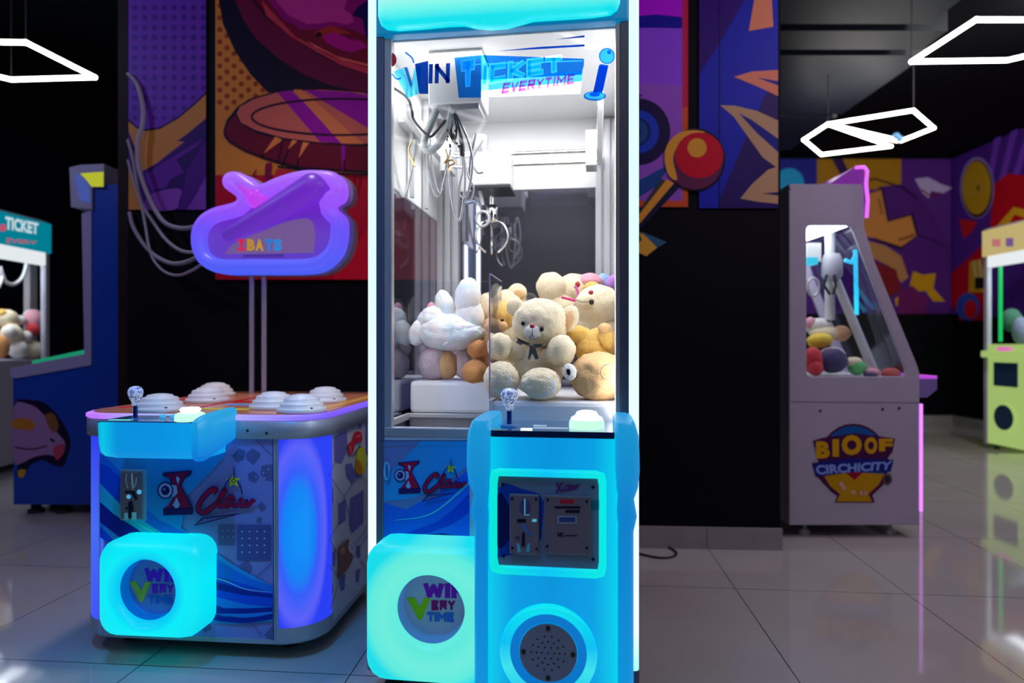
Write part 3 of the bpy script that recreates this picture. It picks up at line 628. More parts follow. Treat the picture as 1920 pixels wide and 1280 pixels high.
for x, y in ((1027,937),(1100,940),(1026,1024),(1100,1027)): A.c(x, y, 2.6, dk)
A.build('reader_print', m2)
# speaker
sc_ = CM.on(1028, 1222, PY); spk = bpy.data.objects.new('speaker', None); COL.objects.link(spk); spk.parent = cm
ringm = lightbox('speaker_ring_aqua', [(0, S(0, 190, 240)), (.35, S(60, 225, 232)), (.6, S(0, 190, 240)), (1, S(0, 225, 235))], 2, sc_.z-.13, sc_.z+.13, 1.)
def ring(prof, m, nm, par, seg=56):
    loops = [[Vector((sc_.x+r*math.cos(2*math.pi*k/seg), PY+h, sc_.z+r*math.sin(2*math.pi*k/seg))) for k in range(seg)] for r, h in prof]
    return MB().loft(loops, m).build(nm, par)
ring([(.132, .002), (.131, -.010), (.124, -.018), (.112, -.016), (.104, -.004)], ringm, 'ring', spk)
ring([(.104, -.004), (.092, -.002), (.080, .0)], emis('speaker_well_blue', S(0, 120, 205), .9), 'well', spk)
MB().lathe([(.078, -.006), (.078, .0)], (sc_.x, PY, sc_.z), mat('speaker_grille_grey', (.3, .33, .42, 1), .4, .3), 48, 'y').build('grille', spk)
hl = MB()
for rr_, nn in ((0, 1), (.017, 6), (.031, 12), (.046, 14)):
    for k in range(nn):
        t = 2*math.pi*k/nn; hl.lathe([(.0028, -.0064), (.0028, -.0058)], (sc_.x+rr_*math.cos(t), PY, sc_.z+rr_*math.sin(t)), M['black'], 8, 'y')
hl.build('grille_holes', spk)
for k in range(4):
    t = math.pi/2*k; MB().lathe([(.006, -.009), (.0065, -.006)], (sc_.x+.067*math.cos(t), PY, sc_.z+.067*math.sin(t)), M['black'], 12, 'y').build('screw', spk)
# ================================================================== plush toys
def plushm(name, c, sh=.15): return mat(name, c, .9, 0, .55, 260, sh, 0, .12, 40)
CRM = plushm('plush_cream', (.97, .83, .57, 1)); YEL = plushm('plush_yellow', (.90, .55, .13, 1)); TAN = plushm('plush_tan', (.82, .50, .22, 1)); PNK = plushm('plush_pink', (.85, .40, .50, 1))
WHT = plushm('plush_white', (.9, .88, .84, 1)); BRN = plushm('plush_brown', (.42, .22, .10, 1)); ORG = plushm('plush_orange', (.75, .33, .10, 1)); LAV = plushm('plush_lavender', (.75, .62, .66, 1)); BLU = plushm('plush_blue', (.35, .55, .85, 1))
PCH = plushm('plush_peach', (.85, .50, .26, 1)); GRN = plushm('plush_green', (.15, .6, .2, 1)); REDP = plushm('plush_red', (.6, .03, .05, 1)); NVY = plushm('plush_navy', (.06, .05, .15, 1)); MAG = mat('ribbon_magenta', (.7, .03, .22, 1), .4); RIB = mat('ribbon_charcoal', (.05, .06, .06, 1), .5)
NOSE = mat('nose_red', (.45, .03, .04, 1), .25); EYE = mat('eye_black', (.01, .008, .008, 1), .08); THR = mat('thread_dark', (.08, .05, .04, 1), .8)
RBW = bpy.data.materials.new('plush_rainbow_pastel'); RBW.use_nodes = True; g = RBW.node_tree; p = g.nodes['Principled BSDF']; p.inputs['Roughness'].default_value = .9; p.inputs['Sheen Weight'].default_value = .4
n_ = g.nodes.new('ShaderNodeTexNoise'); n_.inputs['Scale'].default_value = 9; t_ = g.nodes.new('ShaderNodeTexCoord'); r_ = g.nodes.new('ShaderNodeValToRGB'); g.links.new(t_.outputs['Object'], n_.inputs['Vector']); g.links.new(n_.outputs['Fac'], r_.inputs['Fac']); g.links.new(r_.outputs[0], p.inputs['Base Color'])
e = r_.color_ramp.elements
for _ in range(3): e.new(.5)
for el, (po, c) in zip(e, ((.3, (.75, .85, .88, 1)), (.42, (.92, .90, .78, 1)), (.5, (.92, .90, .87, 1)), (.58, (.72, .90, .80, 1)), (.68, (.88, .70, .86, 1)))): el.position = po; el.color = c
bp_ = g.nodes.new('ShaderNodeBump'); n3 = g.nodes.new('ShaderNodeTexNoise'); n3.inputs['Scale'].default_value = 260; bp_.inputs['Strength'].default_value = .5; bp_.inputs['Distance'].default_value = .004
g.links.new(t_.outputs['Object'], n3.inputs['Vector']); g.links.new(n3.outputs['Fac'], bp_.inputs['Height']); g.links.new(bp_.outputs[0], p.inputs['Normal'])
_seed = [0]
def plush(fr, name, label, parts, ctr, catg='soft toy', group=None, sub=4):
    """parts: (name, px, py, depth, rx, ry(depth), rz in photo pixels, tilt, material)"""
    o = fr.on(ctr[0], ctr[1], ctr[2]); root = bpy.data.objects.new(name, None); COL.objects.link(root)
    root.location = fr.w(o); root.rotation_euler = (0, 0, R(fr.deg)); tag(root, label, catg, group)
    for nm, px, py, y, rx, ry, rz, tilt, m in parts:
        c = fr.on(px, py, y); k = (fr.w(c)).y/F; _seed[0] += 1
        small = rx < 8
        MB().ell(c-o, (rx*k, ry*k, rz*k), m, (0, tilt, 0), 2 if small else (5 if rx > 28 and sub > 3 else sub), 0 if small else .06, _seed[0]).build(nm, root)
    return root, o
def strand(root, o, fr, name, pts, y, r, m):
    MB().tube(cat([fr.on(a, b, y)-o for a, b in pts], 4, False), r, m, 6).build(name, root)

# front cream bear (origin under it)
b, o = plush(CM, 'teddy_bear', 'cream teddy bear sitting upright at the front glass, red nose and dark bow', [
    ('head', 1013, 606, .20, 53, 46, 47, 8, CRM), ('ear', 966, 576, .20, 16, 9, 17, -25, CRM), ('ear', 1068, 597, .19, 17, 9, 25, 12, CRM), ('inner_ear', 1066, 600, .176, 10, 5, 18, 12, PCH),
    ('body', 1006, 690, .22, 50, 42, 52, 0, CRM), ('arm', 938, 650, .13, 24, 24, 26, 0, CRM), ('arm', 1052, 657, .13, 27, 26, 30, 10, CRM), ('upper_arm', 962, 660, .17, 24, 18, 18, 20, CRM), ('upper_arm', 1036, 670, .17, 26, 18, 18, 20, CRM),
    ('leg', 940, 712, .10, 33, 34, 36, 0, CRM), ('leg', 1014, 719, .09, 38, 36, 30, 0, CRM), ('foot_pad', 937, 714, .062, 24, 10, 25, 0, WHT), ('foot_pad', 1015, 722, .050, 28, 10, 21, 0, WHT),
    ('muzzle', 999, 622, .135, 17, 16, 17, 0, WHT), ('nose', 998, 611, .098, 5.2, 4, 4.4, 0, NOSE), ('eye', 1016, 617, .118, 4.2, 3, 5.2, 10, EYE), ('eye', 981, 606, .122, 4, 3, 5, 10, EYE)], (1000, 745, .20))
strand(b, o, CM, 'mouth', [(998, 615), (998, 626), (992, 634)], .095, .0012, THR); strand(b, o, CM, 'mouth', [(998, 626), (1003, 636), (1010, 631)], .096, .0012, THR)
for pp in ([(968,632),(975,642),(992,648),(994,644),(980,638)], [(1000,645),(1015,644),(1017,650),(998,652)]):
    q = [CM.on(a, c, .105)-o for a, c in pp]; MB().loft([q, [v+Vector((0, .008, 0)) for v in q]], RIB, True, True, False).build('bow', b)
for pp in ([(994,648),(1003,650),(1010,672),(1004,674),(998,662),(992,674),(990,672)],):
    q = [CM.on(a, c, .10)-o for a, c in pp]; MB().loft([q, [v+Vector((0, .006, 0)) for v in q]], RIB, True, True, False).build('bow_tail', b)
MB().ell(CM.on(996, 648, .10)-o, (.008, .006, .007), RIB, sub=2).build('bow_knot', b)
# rainbow rabbit lying over
plush(CM, 'plush_rabbit', 'pastel rainbow plush rabbit tumbled upside down behind the clear guard', [
    ('body', 845, 622, .40, 62, 50, 36, 0, RBW), ('body_side', 815, 605, .40, 32, 34, 32, 0, RBW), ('ear', 877, 560, .38, 24, 20, 40, 4, RBW), ('ear_root', 880, 598, .39, 28, 26, 40, 0, RBW), ('leg', 835, 576, .40, 18, 18, 33, -15, RBW), ('arm', 786, 622, .38, 18, 20, 27, 25, RBW), ('paw', 808, 582, .43, 9, 9, 16, 5, PNK), ('seam_side', 862, 630, .38, 46, 40, 26, -10, RBW), ('tail', 858, 577, .46, 8, 8, 10, 0, PNK)], (845, 655, .40))
plush(CM, 'plush_bear', 'pale lavender plush lying under the rainbow rabbit on the white ledge', [
    ('body', 815, 680, .42, 30, 34, 34, 15, LAV), ('leg', 840, 684, .40, 20, 22, 26, 0, TAN), ('foot', 870, 682, .42, 20, 20, 28, 0, LAV), ('arm', 800, 655, .44, 14, 14, 12, 20, LAV)], (820, 712, .42))
plush(CM, 'plush_dog', 'tan and orange plush puppy peeping out behind the cream teddy bear', [
    ('head', 940, 592, .40, 26, 26, 28, 0, YEL), ('muzzle', 930, 612, .33, 22, 16, 13, 0, TAN), ('cheek', 921, 607, .35, 14, 12, 12, 0, TAN), ('ear', 915, 585, .45, 14, 12, 34, -12, CRM), ('eye', 942, 600, .302, 3, 2.4, 3, 0, EYE), ('body', 925, 665, .42, 34, 32, 44, 0, TAN)], (930, 712, .40))
plush(CM, 'plush_fox', 'orange brown plush with round paws squeezed against the clear guard', [
    ('arm', 895, 654, .35, 20, 18, 18, -20, ORG), ('leg', 890, 698, .33, 25, 24, 24, 0, ORG), ('body', 905, 670, .43, 24, 26, 38, 0, BRN)], (895, 722, .38))
plush(CM, 'plush_bear', 'cream yellow bear with one round ear at the back beside the guard', [
    ('head', 955, 572, .60, 34, 30, 30, 0, CRM), ('ear', 970, 549, .58, 19, 10, 17, 15, CRM), ('inner_ear', 972, 553, .565, 12, 5, 11, 15, TAN), ('body', 940, 620, .62, 34, 30, 34, 0, CRM)], (950, 660, .60))
plush(CM, 'plush_cat', 'small grey green pointed-ear plush at the back behind the guard', [
    ('ear', 928, 548, .66, 8, 6, 18, 12, plushm('plush_sage', (.45, .46, .34, 1))), ('head', 915, 570, .68, 20, 18, 22, 0, CRM)], (920, 600, .68))
b, o = plush(CM, 'teddy_bear', 'large cream bear lying back at the right glass, red nose pointing up', [
    ('head', 1122, 573, .42, 44, 38, 38, 0, CRM), ('body', 1130, 610, .46, 46, 38, 34, 0, CRM), ('muzzle', 1097, 566, .36, 18, 18, 16, 0, CRM), ('nose', 1108, 548, .32, 5, 4, 4.5, 0, NOSE), ('eye', 1109, 566, .292, 5, 4, 5.5, 0, EYE)], (1120, 650, .45))
strand(b, o, CM, 'mouth', [(1080, 562), (1092, 566), (1104, 565)], .287, .0012, THR)
b, o = plush(CM, 'teddy_bear', 'cream bear at the back with a big round ear and magenta ribbon', [
    ('ear', 1033, 538, .56, 28, 18, 28, 0, CRM), ('head', 1075, 545, .62, 34, 30, 32, 0, CRM), ('body', 1045, 585, .60, 45, 36, 40, 0, CRM), ('flower', 1083, 533, .50, 5, 4, 6, 0, NOSE)], (1055, 640, .60))
strand(b, o, CM, 'ribbon', [(1053, 557), (1065, 560), (1081, 565), (1076, 575)], .46, .005, MAG); strand(b, o, CM, 'ribbon', [(1078, 536), (1084, 548), (1080, 562)], .46, .006, mat('ribbon_pink', (.75, .12, .40, 1), .5))
plush(CM, 'plush_unicorn', 'pink, yellow and blue pastel plush heaped at the back right corner', [
    ('back', 1108, 528, .60, 24, 20, 16, 10, PNK), ('mane', 1110, 540, .56, 16, 14, 12, 0, YEL), ('ear', 1131, 528, .62, 14, 14, 16, 0, BLU), ('tail', 1148, 531, .60, 12, 12, 16, 20, plushm('plush_violet', (.55, .25, .75, 1)))], (1125, 560, .60))
plush(CM, 'plush_duck', 'golden yellow plush with curled arms between the two big cream bears', [
    ('ear', 1088, 628, .25, 26, 16, 17, 20, YEL), ('body', 1120, 650, .26, 42, 32, 34, -25, YEL), ('arm', 1138, 632, .20, 15, 14, 24, -10, YEL), ('arm_tip', 1134, 616, .19, 13, 12, 11, 0, TAN)], (1115, 690, .26))
b, o = plush(CM, 'plush_ball_bear', 'round tan plush with a stitched ring eye low at the right glass', [
    ('body', 1124, 706, .14, 56, 44, 46, 0, TAN), ('eye', 1066, 697, .05, 4.4, 3, 7, -15, EYE), ('paw', 1068, 697, .085, 13, 12, 16, -15, WHT)], (1118, 750, .14))
pts = [CM.on(1140+14*math.cos(t), 697+14*math.sin(t), .045)-o for t in [2*math.pi*k/20 for k in range(20)]]; MB().tube(pts, .0015, mat('thread_pink', (.5, .25, .35, 1), .7), 6, True).build('stitched_ring', b)
# ================================================================== low mole-hitting machine with the cloud sign
HM = Fr(-1.60, 2.33, -5.3); hm = HM.empty('mole_game_machine')
tag(hm, 'low white arcade table with round targets, blue lit corners and purple cloud sign', 'arcade machine')
HW, HD = .92, 1.06
prt = mat('white_printed_panel', (.80, .80, .88, 1), .35, coat=.4)
def rr3(z, g=0., r=.14, n=72): return [Vector((x, y, z)) for x, y in rrect(g, HW-g, g, HD-g, r, n)]
MB().loft([rr3(.075, .004), rr3(.80, .004)], prt, True, True, False).build('body', hm)
railm = mat('silver_rail', (.45, .46, .52, 1), .4, .3)
MB().loft([rr3(.785, -.006), rr3(.787, -.010), rr3(.848, -.010), rr3(.850, -.006)], railm, True, True).build('rail', hm)
MB().loft([rr3(.060, .0), rr3(.076, .0)], railm, True, True).build('plinth', hm)
gl = lightbox('table_edge_light', [(0, S(190, 120, 255)), (.35, S(150, 200, 250)), (.65, S(170, 160, 255)), (1, S(120, 80, 250))], 0, .1, .95, 1.)
MB().loft([rr3(.850, -.004), rr3(.853, -.012), rr3(.866, -.012), rr3(.870, -.005)], gl, True, True).build('edge_light', hm)
top = MB().loft([rr3(.868, .004), rr3(.873, .006)], mat('play_top_orange', (.75, .25, .12, 1), .25), True, True).build('play_top', hm)
# corner light columns, each a curved strip
def col(name, cxl, cyl, a0, a1, m, r=.141, z0=.118, z1=.784):
    mb = MB(); n = 14; lo = []; hi = []
    for k in range(n+1):
        t = R(a0+(a1-a0)*k/n); x, y = cxl+r*math.cos(t), cyl+r*math.sin(t); lo.append(Vector((x, y, z0))); hi.append(Vector((x, y, z1)))
    mb.add(lo+hi, [(k, k+1, n+2+k, n+1+k) for k in range(n)], m, True); return mb.build(name, hm)
rc_ = (HW-.14, .14)
cm_ = lightbox('corner_light_blue', [(0, S(0, 150, 250)), (.45, S(5, 130, 245)), (.62, S(50, 90, 250)), (.85, S(92, 95, 248)), (1, S(40, 60, 245))], 0, 0, 1.12, .95, center=(rc_[0]+.06, .03, .45), radii=(.10, .10, .33))
col('corner_light', rc_[0], rc_[1], -90, 0, cm_)
cm2 = lightbox('corner_light_violet', [(0, S(60, 80, 250)), (.5, S(70, 110, 250)), (1, S(50, 60, 245))], 2, .1, .8, .9)
col('corner_light', .14, .14, 180, 262, cm2)
col('rear_corner_light', rc_[0], HD-.14, 0, 90, cm2)
for cx_, cy_, a0, a1 in ((rc_[0], rc_[1], -95, 3), (.14, .14, 177, 275), (rc_[0], HD-.14, -3, 90)): col('corner_cap', cx_, cy_, a0, a1, railm, .1425, .066, .1185)
for x0_ in (.140, HW-.152): part('corner_trim', hm, (x0_-.002, -.0015, .076), (x0_+.012, .01, .785), railm, 0)
for x in (.14, HW-.16):
    for y in (.14, HD-.14): MB().lathe([(.035, 0), (.035, .012), (.014, .02), (.014, .065)], (x, y, 0), M['rubber'], 16).build('foot', hm)
# ---- artwork of the front
I = lambda r, g, b: ink(r, g, b, .22)
A = Art(HM, -.0005+.004); A.v = .0035
A.p([(187,800),(512,800),(512,1201),(187,1190)], I(72,72,110))
G = I(50,50,82); G2 = I(42,44,80)
for c in ([(435,855),(447,840),(460,845),(457,862),(445,868)], [(461,850),(474,840),(489,850),(487,858),(475,871),(463,862)], [(465,888),(475,882),(487,893),(478,906),(466,900)], [(491,872),(511,870),(511,902),(498,900),(488,888)], [(482,948),(490,940),(500,950),(491,960)], [(480,975),(487,968),(492,974),(486,982)], [(409,984),(440,984),(440,1022),(409,1022)], [(326,872),(334,868),(338,878),(330,884)], [(448,1060),(460,1050),(472,1062),(468,1075),(455,1076)], [(378,1170),(390,1162),(396,1178),(382,1186)], [(495,1190),(512,1172),(512,1200)], [(380,1012),(386,1018),(384,1024)]): A.p(c, G)
A.p(box_q(444, 984, 508, 1050), G2)
A.line([(480,824),(508,852)], 1.5, G).line([(432,854),(462,854)], 1.5, G).line([(478,1084),(510,1055)], 1.6, G).line([(472,1168),(492,1192)], 1.6, G)
A.dots([(454+14*i, 996+13*j, 1) for i in range(4) for j in range(4)], 1.8, I(100,100,140))
A.dots([(418+10*i, 994+13*j, .8) for i in range(3) for j in range(2)]+[(494, 886, 1), (503, 880, 1), (496, 896, 1), (480, 894, .9), (466, 914, .6), (486, 920, .6), (460, 935, .5), (478, 940, .5)], 1.6, I(100,100,140))
A.p([(187,850),(425,850),(400,880),(350,930),(340,990),(440,1060),(512,1100),(512,1165),(440,1170),(380,1165),(340,1120),(187,1000)], I(18,80,140))
B1, B2, B3, B4 = I(6,40,120), I(8,60,160), I(20,105,195), I(4,18,80)
A.p([(187,850),(205,862),(240,900),(262,945),(300,975),(350,1000),(400,1045),(470,1085),(511,1098),(511,1128),(460,1120),(390,1085),(350,1040),(290,1000),(230,960),(187,905)], B2)
A.p([(187,868),(205,876),(230,900),(228,940),(200,930),(187,915)], B1).p([(187,905),(230,950),(290,990),(340,1020),(330,1035),(260,1005),(200,960),(187,945)], B3)
A.p([(187,940),(215,965),(255,990),(290,1015),(235,1015),(187,978)], B4).p([(187,985),(215,1015),(200,1016),(187,1006)], B1)
A.line([(200,925),(250,975),(310,1010),(350,1045)], [1, 6], I(40,130,205), 5)
A.p([(365,1060),(400,1080),(455,1095),(511,1112),(511,1140),(450,1135),(400,1120),(365,1090)], B1).p([(365,1074),(410,1092),(470,1108),(511,1114),(511,1120),(460,1116),(400,1104),(365,1084)], B4)
A.line([(372,1076),(420,1088),(460,1104),(510,1110)], [3, 1], I(70,110,190), 5)
A.p([(365,1100),(410,1120),(460,1132),(511,1138),(511,1154),(450,1158),(400,1148),(365,1130)], I(10,70,140)).p([(365,1118),(420,1140),(470,1140),(511,1138),(511,1146),(460,1150),(410,1150),(365,1135)], B4)
A.p([(365,1140),(420,1156),(470,1158),(511,1150),(511,1160),(460,1168),(410,1164),(365,1152)], B4)
xclaw(A, 307, 888, 1., I(95,8,35), I(22,12,50), I(95,95,145), I(140,150,15), I(60,55,95))
A.line([(512,822),(513,1200)], 1.6, I(22,22,45)); A.line([(186,860),(187,1190)], 2, I(90,90,130))
A.build('front_print', hm)
A = Art(HM, HW-.004+.0006, ax=0, side=1); A.v = HW-.0038
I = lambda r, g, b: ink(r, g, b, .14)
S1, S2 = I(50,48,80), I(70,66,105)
for c in ([(633,790),(638,798),(634,808),(630,798)], [(626,818),(650,806),(652,842),(640,870),(627,866)], [(652,785),(658,790),(657,800),(652,802)], [(672,785),(678,782),(677,805),(672,802)], [(616,920),(625,915),(625,942),(617,945)], [(634,945),(648,935),(648,975),(635,985)], [(656,935),(682,918),(681,980),(660,1000),(655,985)], [(622,1038),(630,1028),(628,1060),(621,1062)], [(668,1025),(675,1022),(676,1045),(669,1045)], [(638,1085),(648,1075),(646,1105),(639,1108)], [(668,1070),(676,1065),(673,1090),(668,1092)], [(648,870),(660,868),(668,895),(660,905),(650,892)], [(686,795),(692,790),(692,850),(687,852)], [(620,1100),(625,1095),(624,1112),(620,1115)]): A.p(c, S1)
for l in ([(617,890),(645,930),(662,985)], [(617,890),(628,868)], [(645,930),(692,865)], [(617,1010),(640,975)], [(617,1010),(632,1035)], [(660,1030),(690,985)], [(617,1060),(650,1100)], [(620,1140),(640,1080),(692,1000)], [(636,812),(650,795),(660,770)], [(676,1050),(690,1070)], [(665,885),(690,905)]): A.line(l, 1.3, S1)
A.dots([(632+random.random()*16, 815+random.random()*44, 1) for _ in range(14)]+[(660+random.random()*18, 935+random.random()*50, 1) for _ in range(18)], .9, S2)
A.p([(653,832),(660,826),(664,812),(672,808),(678,812),(679,826),(673,828),(666,832),(662,848),(656,852),(652,842)], I(120,15,25), 4).line([(657,835),(658,848)], 2, I(160,60,60)).line([(668,818),(676,816)], 2.5, I(160,60,60)).line([(662,854),(676,835)], 2.4, I(20,18,25))
A.p([(672,842),(682,838),(686,852),(686,875),(678,890),(669,882),(668,862)], I(150,130,20), 5).p([(668,862),(676,866),(680,886),(674,890),(667,882)], I(160,60,12), 4).c(677, 852, 3, I(190,180,30), 5)
A.p([(634,1030),(645,1018),(655,1010),(653,1030),(662,1042),(655,1062),(640,1080),(633,1084),(637,1060)], I(60,38,30), 3).c(643, 1032, 4, I(85,60,40), 7)
A.build('side_print', hm)
# screws on the rail
for px, py in ((464, 807), (500, 812)):
    q = HM.on(px, py, -.0105); MB().lathe([(.005, -.0015), (.005, .0005)], (q.x, q.y, q.z), M['dark'], 12, 'y').build('screw', hm)
# ---- top artwork and targets
A = MB()
def tp(pts, m, z):
    A.poly([Vector((HM.on(a, b, 0).x*0, 0, 0)) + horiz(HM, a, b, z) for a, b in pts], m)
def horiz(fr, px, py, z):
    o, d = fr.ray(px, py); t = (z-o.z)/d.z; return o+d*t
def rc4(x0, y0, x1, y1, m, z): A.poly([Vector((x0, y0, z)), Vector((x1, y0, z)), Vector((x1, y1, z)), Vector((x0, y1, z))], m)
rc4(.38, .12, .60, .18, ink(190,120,30), .8735); rc4(.40, .30, .58, .36, ink(60,100,200), .8735); rc4(.36, .42, .60, .50, ink(120,10,20), .8735); rc4(.46, .60, .62, .70, ink(150,150,40), .8735)
rc4(.04, .15, .08, .9, ink(170,30,40), .8735); rc4(.84, .15, .88, .9, ink(150,100,40), .8735); rc4(.34, .14, .37, .95, ink(120,10,20), .8736); rc4(.62, .14, .65, .95, ink(190,90,40), .8736); rc4(.42, .75, .6, .8, ink(120,60,160), .8735)
A.build('top_print', hm)
domem = mat('cream_target_plastic', (.93, .86, .80, 1), .35)
dome = None
for px, py in ((300, 769), (390, 752), (404, 741), (513, 764), (566, 770), (610, 752)):
    c = horiz(HM, px, py, .875)
    prof = [(.088, -.001), (.090, .006), (.086, .014), (.076, .017), (.078, .026), (.072, .032), (.064, .034), (.064, .044), (.058, .049), (.046, .052), (.042, .058), (.02, .062), (.001, .063)]
    if dome is None: d = MB().lathe(prof, (0, 0, 0), domem, 40).build('target', hm); dome = d; d.location = c
    else: d = dome.copy(); COL.objects.link(d); d.parent = hm; d.location = c
    sc2 = MB().lathe([(.005, 0), (.005, .004)], (.06, -.055, .014), M['dark'], 8).build('screw', d)
# ---- control tray
tr = bpy.data.objects.new('control_tray', None); COL.objects.link(tr); tr.parent = hm
TY = -.20; a = HM.on(170, 800, TY); b2 = HM.on(412, 800, TY)
tx0, tx1 = a.x+.005, HM.on(372, 800, TY).x; tz0 = HM.on(300, 862, TY).z; tz1 = HM.on(300, 793, TY).z
tskin = lightbox('tray_skin', [(0, S(0, 150, 225)), (.08, S(0, 205, 238)), (.2, S(0, 150, 225)), (.5, S(0, 148, 228)), (.9, S(0, 160, 235)), (1, S(0, 150, 220))], 0, tx0, tx1+.06, .92)
lp = []
for z, g in ((tz0, .03), (tz0+.006, .014), (tz0+.02, .004), (tz0+.05, 0), (tz1, -.002)):
    lp.append([Vector((x, y, z)) for x, y in rrect(tx0+g, tx1, TY+g*.8, .0, .045, 48)])
MB().loft(lp, tskin, True, True).build('tray_shell', tr)
wskin = lightbox('wing_skin', [(0, S(0, 120, 215)), (.5, S(10, 150, 225)), (1, S(20, 165, 220))], 2, tz0, tz1+.03, .9)
for wx0, wx1, ly in ((tx1-.022, tx1+.022, -.235),):
    lp = []
    for k in range(12):
        y = .0+(ly)*k/11; s_ = k/11; zt = tz1+.035-.015*s_**2; zb = tz0-.012+.05*(1-s_)
        x0, x1 = wx0+.010*(1-s_), wx1+.018*s_; g = 0 if k < 10 else (.006 if k == 10 else .02)
        lp.append([Vector((x, y, z)) for x, z in rrect(x0+g, x1-g, zb+g, zt-g*.5, .03, 28)])
    MB().loft(lp, wskin, True, True).build('wing', tr)
part('deck', tr, (tx0+.01, TY+.008, tz1-.002), (tx1, -.01, tz1+.004), mat('tray_deck_blue', (.02, .10, .22, 1), .08), .002)
part('deck_label', tr, (tx0+.03, TY+.03, tz1+.0042), (tx0+.11, TY+.05, tz1+.0046), emis('deck_label_a', S(120, 240, 225), 1), 0)
for i, px in enumerate((305, 325)):
    q = horiz(HM, px, 782, tz1+.005); MB().lathe([(.010, 0), (.009, .008), (.001, .010)], q, emis('small_lamp', S(60, 170, 230), .9), 14).build('small_lamp', tr)
joystick(HM, hm, 254, 787, 724, -.12, .95)
q = HM.on(357, 785, -.15); bt2 = bpy.data.objects.new('push_button', None); COL.objects.link(bt2); bt2.parent = hm; bt2.location = (q.x, -.15, tz1+.003)
MB().lathe([(.048, 0), (.048, .012), (.046, .022), (.038, .027)], (0, 0, 0), emis('button_base', S(200, 250, 225), 1), 32).build('button_ring', bt2)
MB().lathe([(.022, .027), (.031, .032), (.033, .038), (.028, .044), (.001, .047)], (0, 0, 0), wl, 32).build('button_cap', bt2)
# coin acceptor
a, b3 = HM.on(228, 974, -.004), HM.on(275, 880, -.004)
part('coin_frame', hm, (a.x, -.012, a.z), (b3.x, .004, b3.z), mat('pale_blue_bezel', (.3, .45, .6, 1), .35), .003)
ca = part('coin_acceptor', hm, (a.x+.005, -.016, a.z+.006), (b3.x-.01, -.010, b3.z-.008), mat('satin_steel', (.32, .30, .36, 1), .38, .5), .002)
A = Art(HM, -.0163); dk = I(8,10,20)
A.line([(238,888),(236,900),(240,915)], 1.6, I(90,120,150), 4).line([(247,887),(249,914)], 3, I(120,140,170)).line([(256,895),(254,908),(248,918)], 1.6, I(90,120,150), 4)
A.p([(234,920),(252,920),(258,935),(254,938),(247,925),(234,924)], dk).c(261, 922, 4.5, sl).c(241, 931, 4, sl).p([(240,942),(247,938),(250,952),(246,972),(241,970)], dk).p([(234,952),(240,950),(238,956)], dk).p(box_q(233,961,240,974), I(70,150,200)).p(box_q(247,960,256,974), I(70,150,200))
A.build('acceptor_print', ca)
# prize chute
k0 = HM.on(180, 1015, -.12); k1 = HM.on(370, 1203, -.12)
tsk = lightbox('chute_skin_cyan', [(0, S(0, 190, 240)), (.50, S(0, 200, 242)), (.66, S(0, 238, 248)), (.85, S(0, 232, 245)), (1, S(0, 218, 238))], 0, 0, 1.25, .97, center=((k0.x+k1.x)/2, -.12, (k0.z+k1.z)/2), radii=(.175, 2, .175))  # bright lip and darker centre painted into the glow
ch = HM.on(270, 1110, -.12)
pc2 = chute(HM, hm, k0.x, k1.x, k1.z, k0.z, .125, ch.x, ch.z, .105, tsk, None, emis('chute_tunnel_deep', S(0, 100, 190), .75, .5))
MB().lathe([(.1045, -.056), (.1045, -.045)], (ch.x, 0, ch.z), mat('chute_flap_blue', (.18, .42, .8, 1), .3), 48, 'y').build('flap', pc2)
A = Art(HM, -.0565); winart(A, 270, 1064, .92, 0, I(50,15,130), I(55,15,120), I(10,55,170), I(80,150,30)); A.build('flap_print', pc2)

# ---- cloud sign on two poles
sign = bpy.data.objects.new('sign', None); COL.objects.link(sign); sign.parent = hm
SY = .90
out = [(371,455),(374,430),(388,408),(410,394),(440,386),(456,380),(452,372),(432,357),(429,342),(438,329),(455,327),(470,333),(488,346),(500,350),(520,341),(548,331),(575,325),(600,324),(632,327),(648,340),(653,360),(648,378),(632,390),(650,408),(654,430),(652,455),(643,480),(622,502),(598,512),(560,515),(480,515),(420,514),(390,500),(376,480)]
o3 = cat([HM.on(a, b, SY) for a, b in out], 5); ctr = HM.on(520, 440, SY)
inn = [(392,455),(402,430),(440,420),(500,400),(545,375),(588,345),(605,345),(620,365),(618,388),(625,415),(628,440),(622,465),(600,485),(560,490),(480,492),(420,488),(398,475)]
i3 = cat([HM.on(a, b, SY) for a, b in inn], len(o3)//len(inn)+1)
def resamp(P, n):
    L = [0]
    for i in range(len(P)): L.append(L[-1]+(P[(i+1) % len(P)]-P[i]).length)
    out_ = []
    for k in range(n):
        d = L[-1]*k/n; j = max(i for i in range(len(P)) if L[i] <= d); t = (d-L[j])/max(L[j+1]-L[j], 1e-9); out_.append(P[j].lerp(P[(j+1) % len(P)], t))
    return out_
N = 150
o3 = resamp(o3, N)
def inset(P, d):
    r = []
    for i, p in enumerate(P):
        t = (P[(i+2) % len(P)]-P[i-2]).normalized(); nn = Vector((t.z, 0, -t.x)); r.append(p + nn*d)
    return r
ar = sum((o3[i].x*o3[(i+1) % N].z-o3[(i+1) % N].x*o3[i].z) for i in range(N)); sg_ = 1 if ar < 0 else -1
def sy(P, y): return [Vector((p.x, y, p.z)) for p in P]
tubem = lightbox('sign_tube_violet', [(0, S(75, 95, 250)), (.45, S(110, 80, 250)), (.62, S(150, 80, 250)), (.8, S(160, 85, 250)), (1, S(175, 110, 250))], 2, HM.on(520, 515, SY).z, HM.on(520, 325, SY).z, .95)
lps = []
for k in range(10):
    t = math.pi*k/9; lps.append(sy(inset(o3, sg_*(.036-.036*math.cos(t))), SY-.045-.045*math.sin(t)))
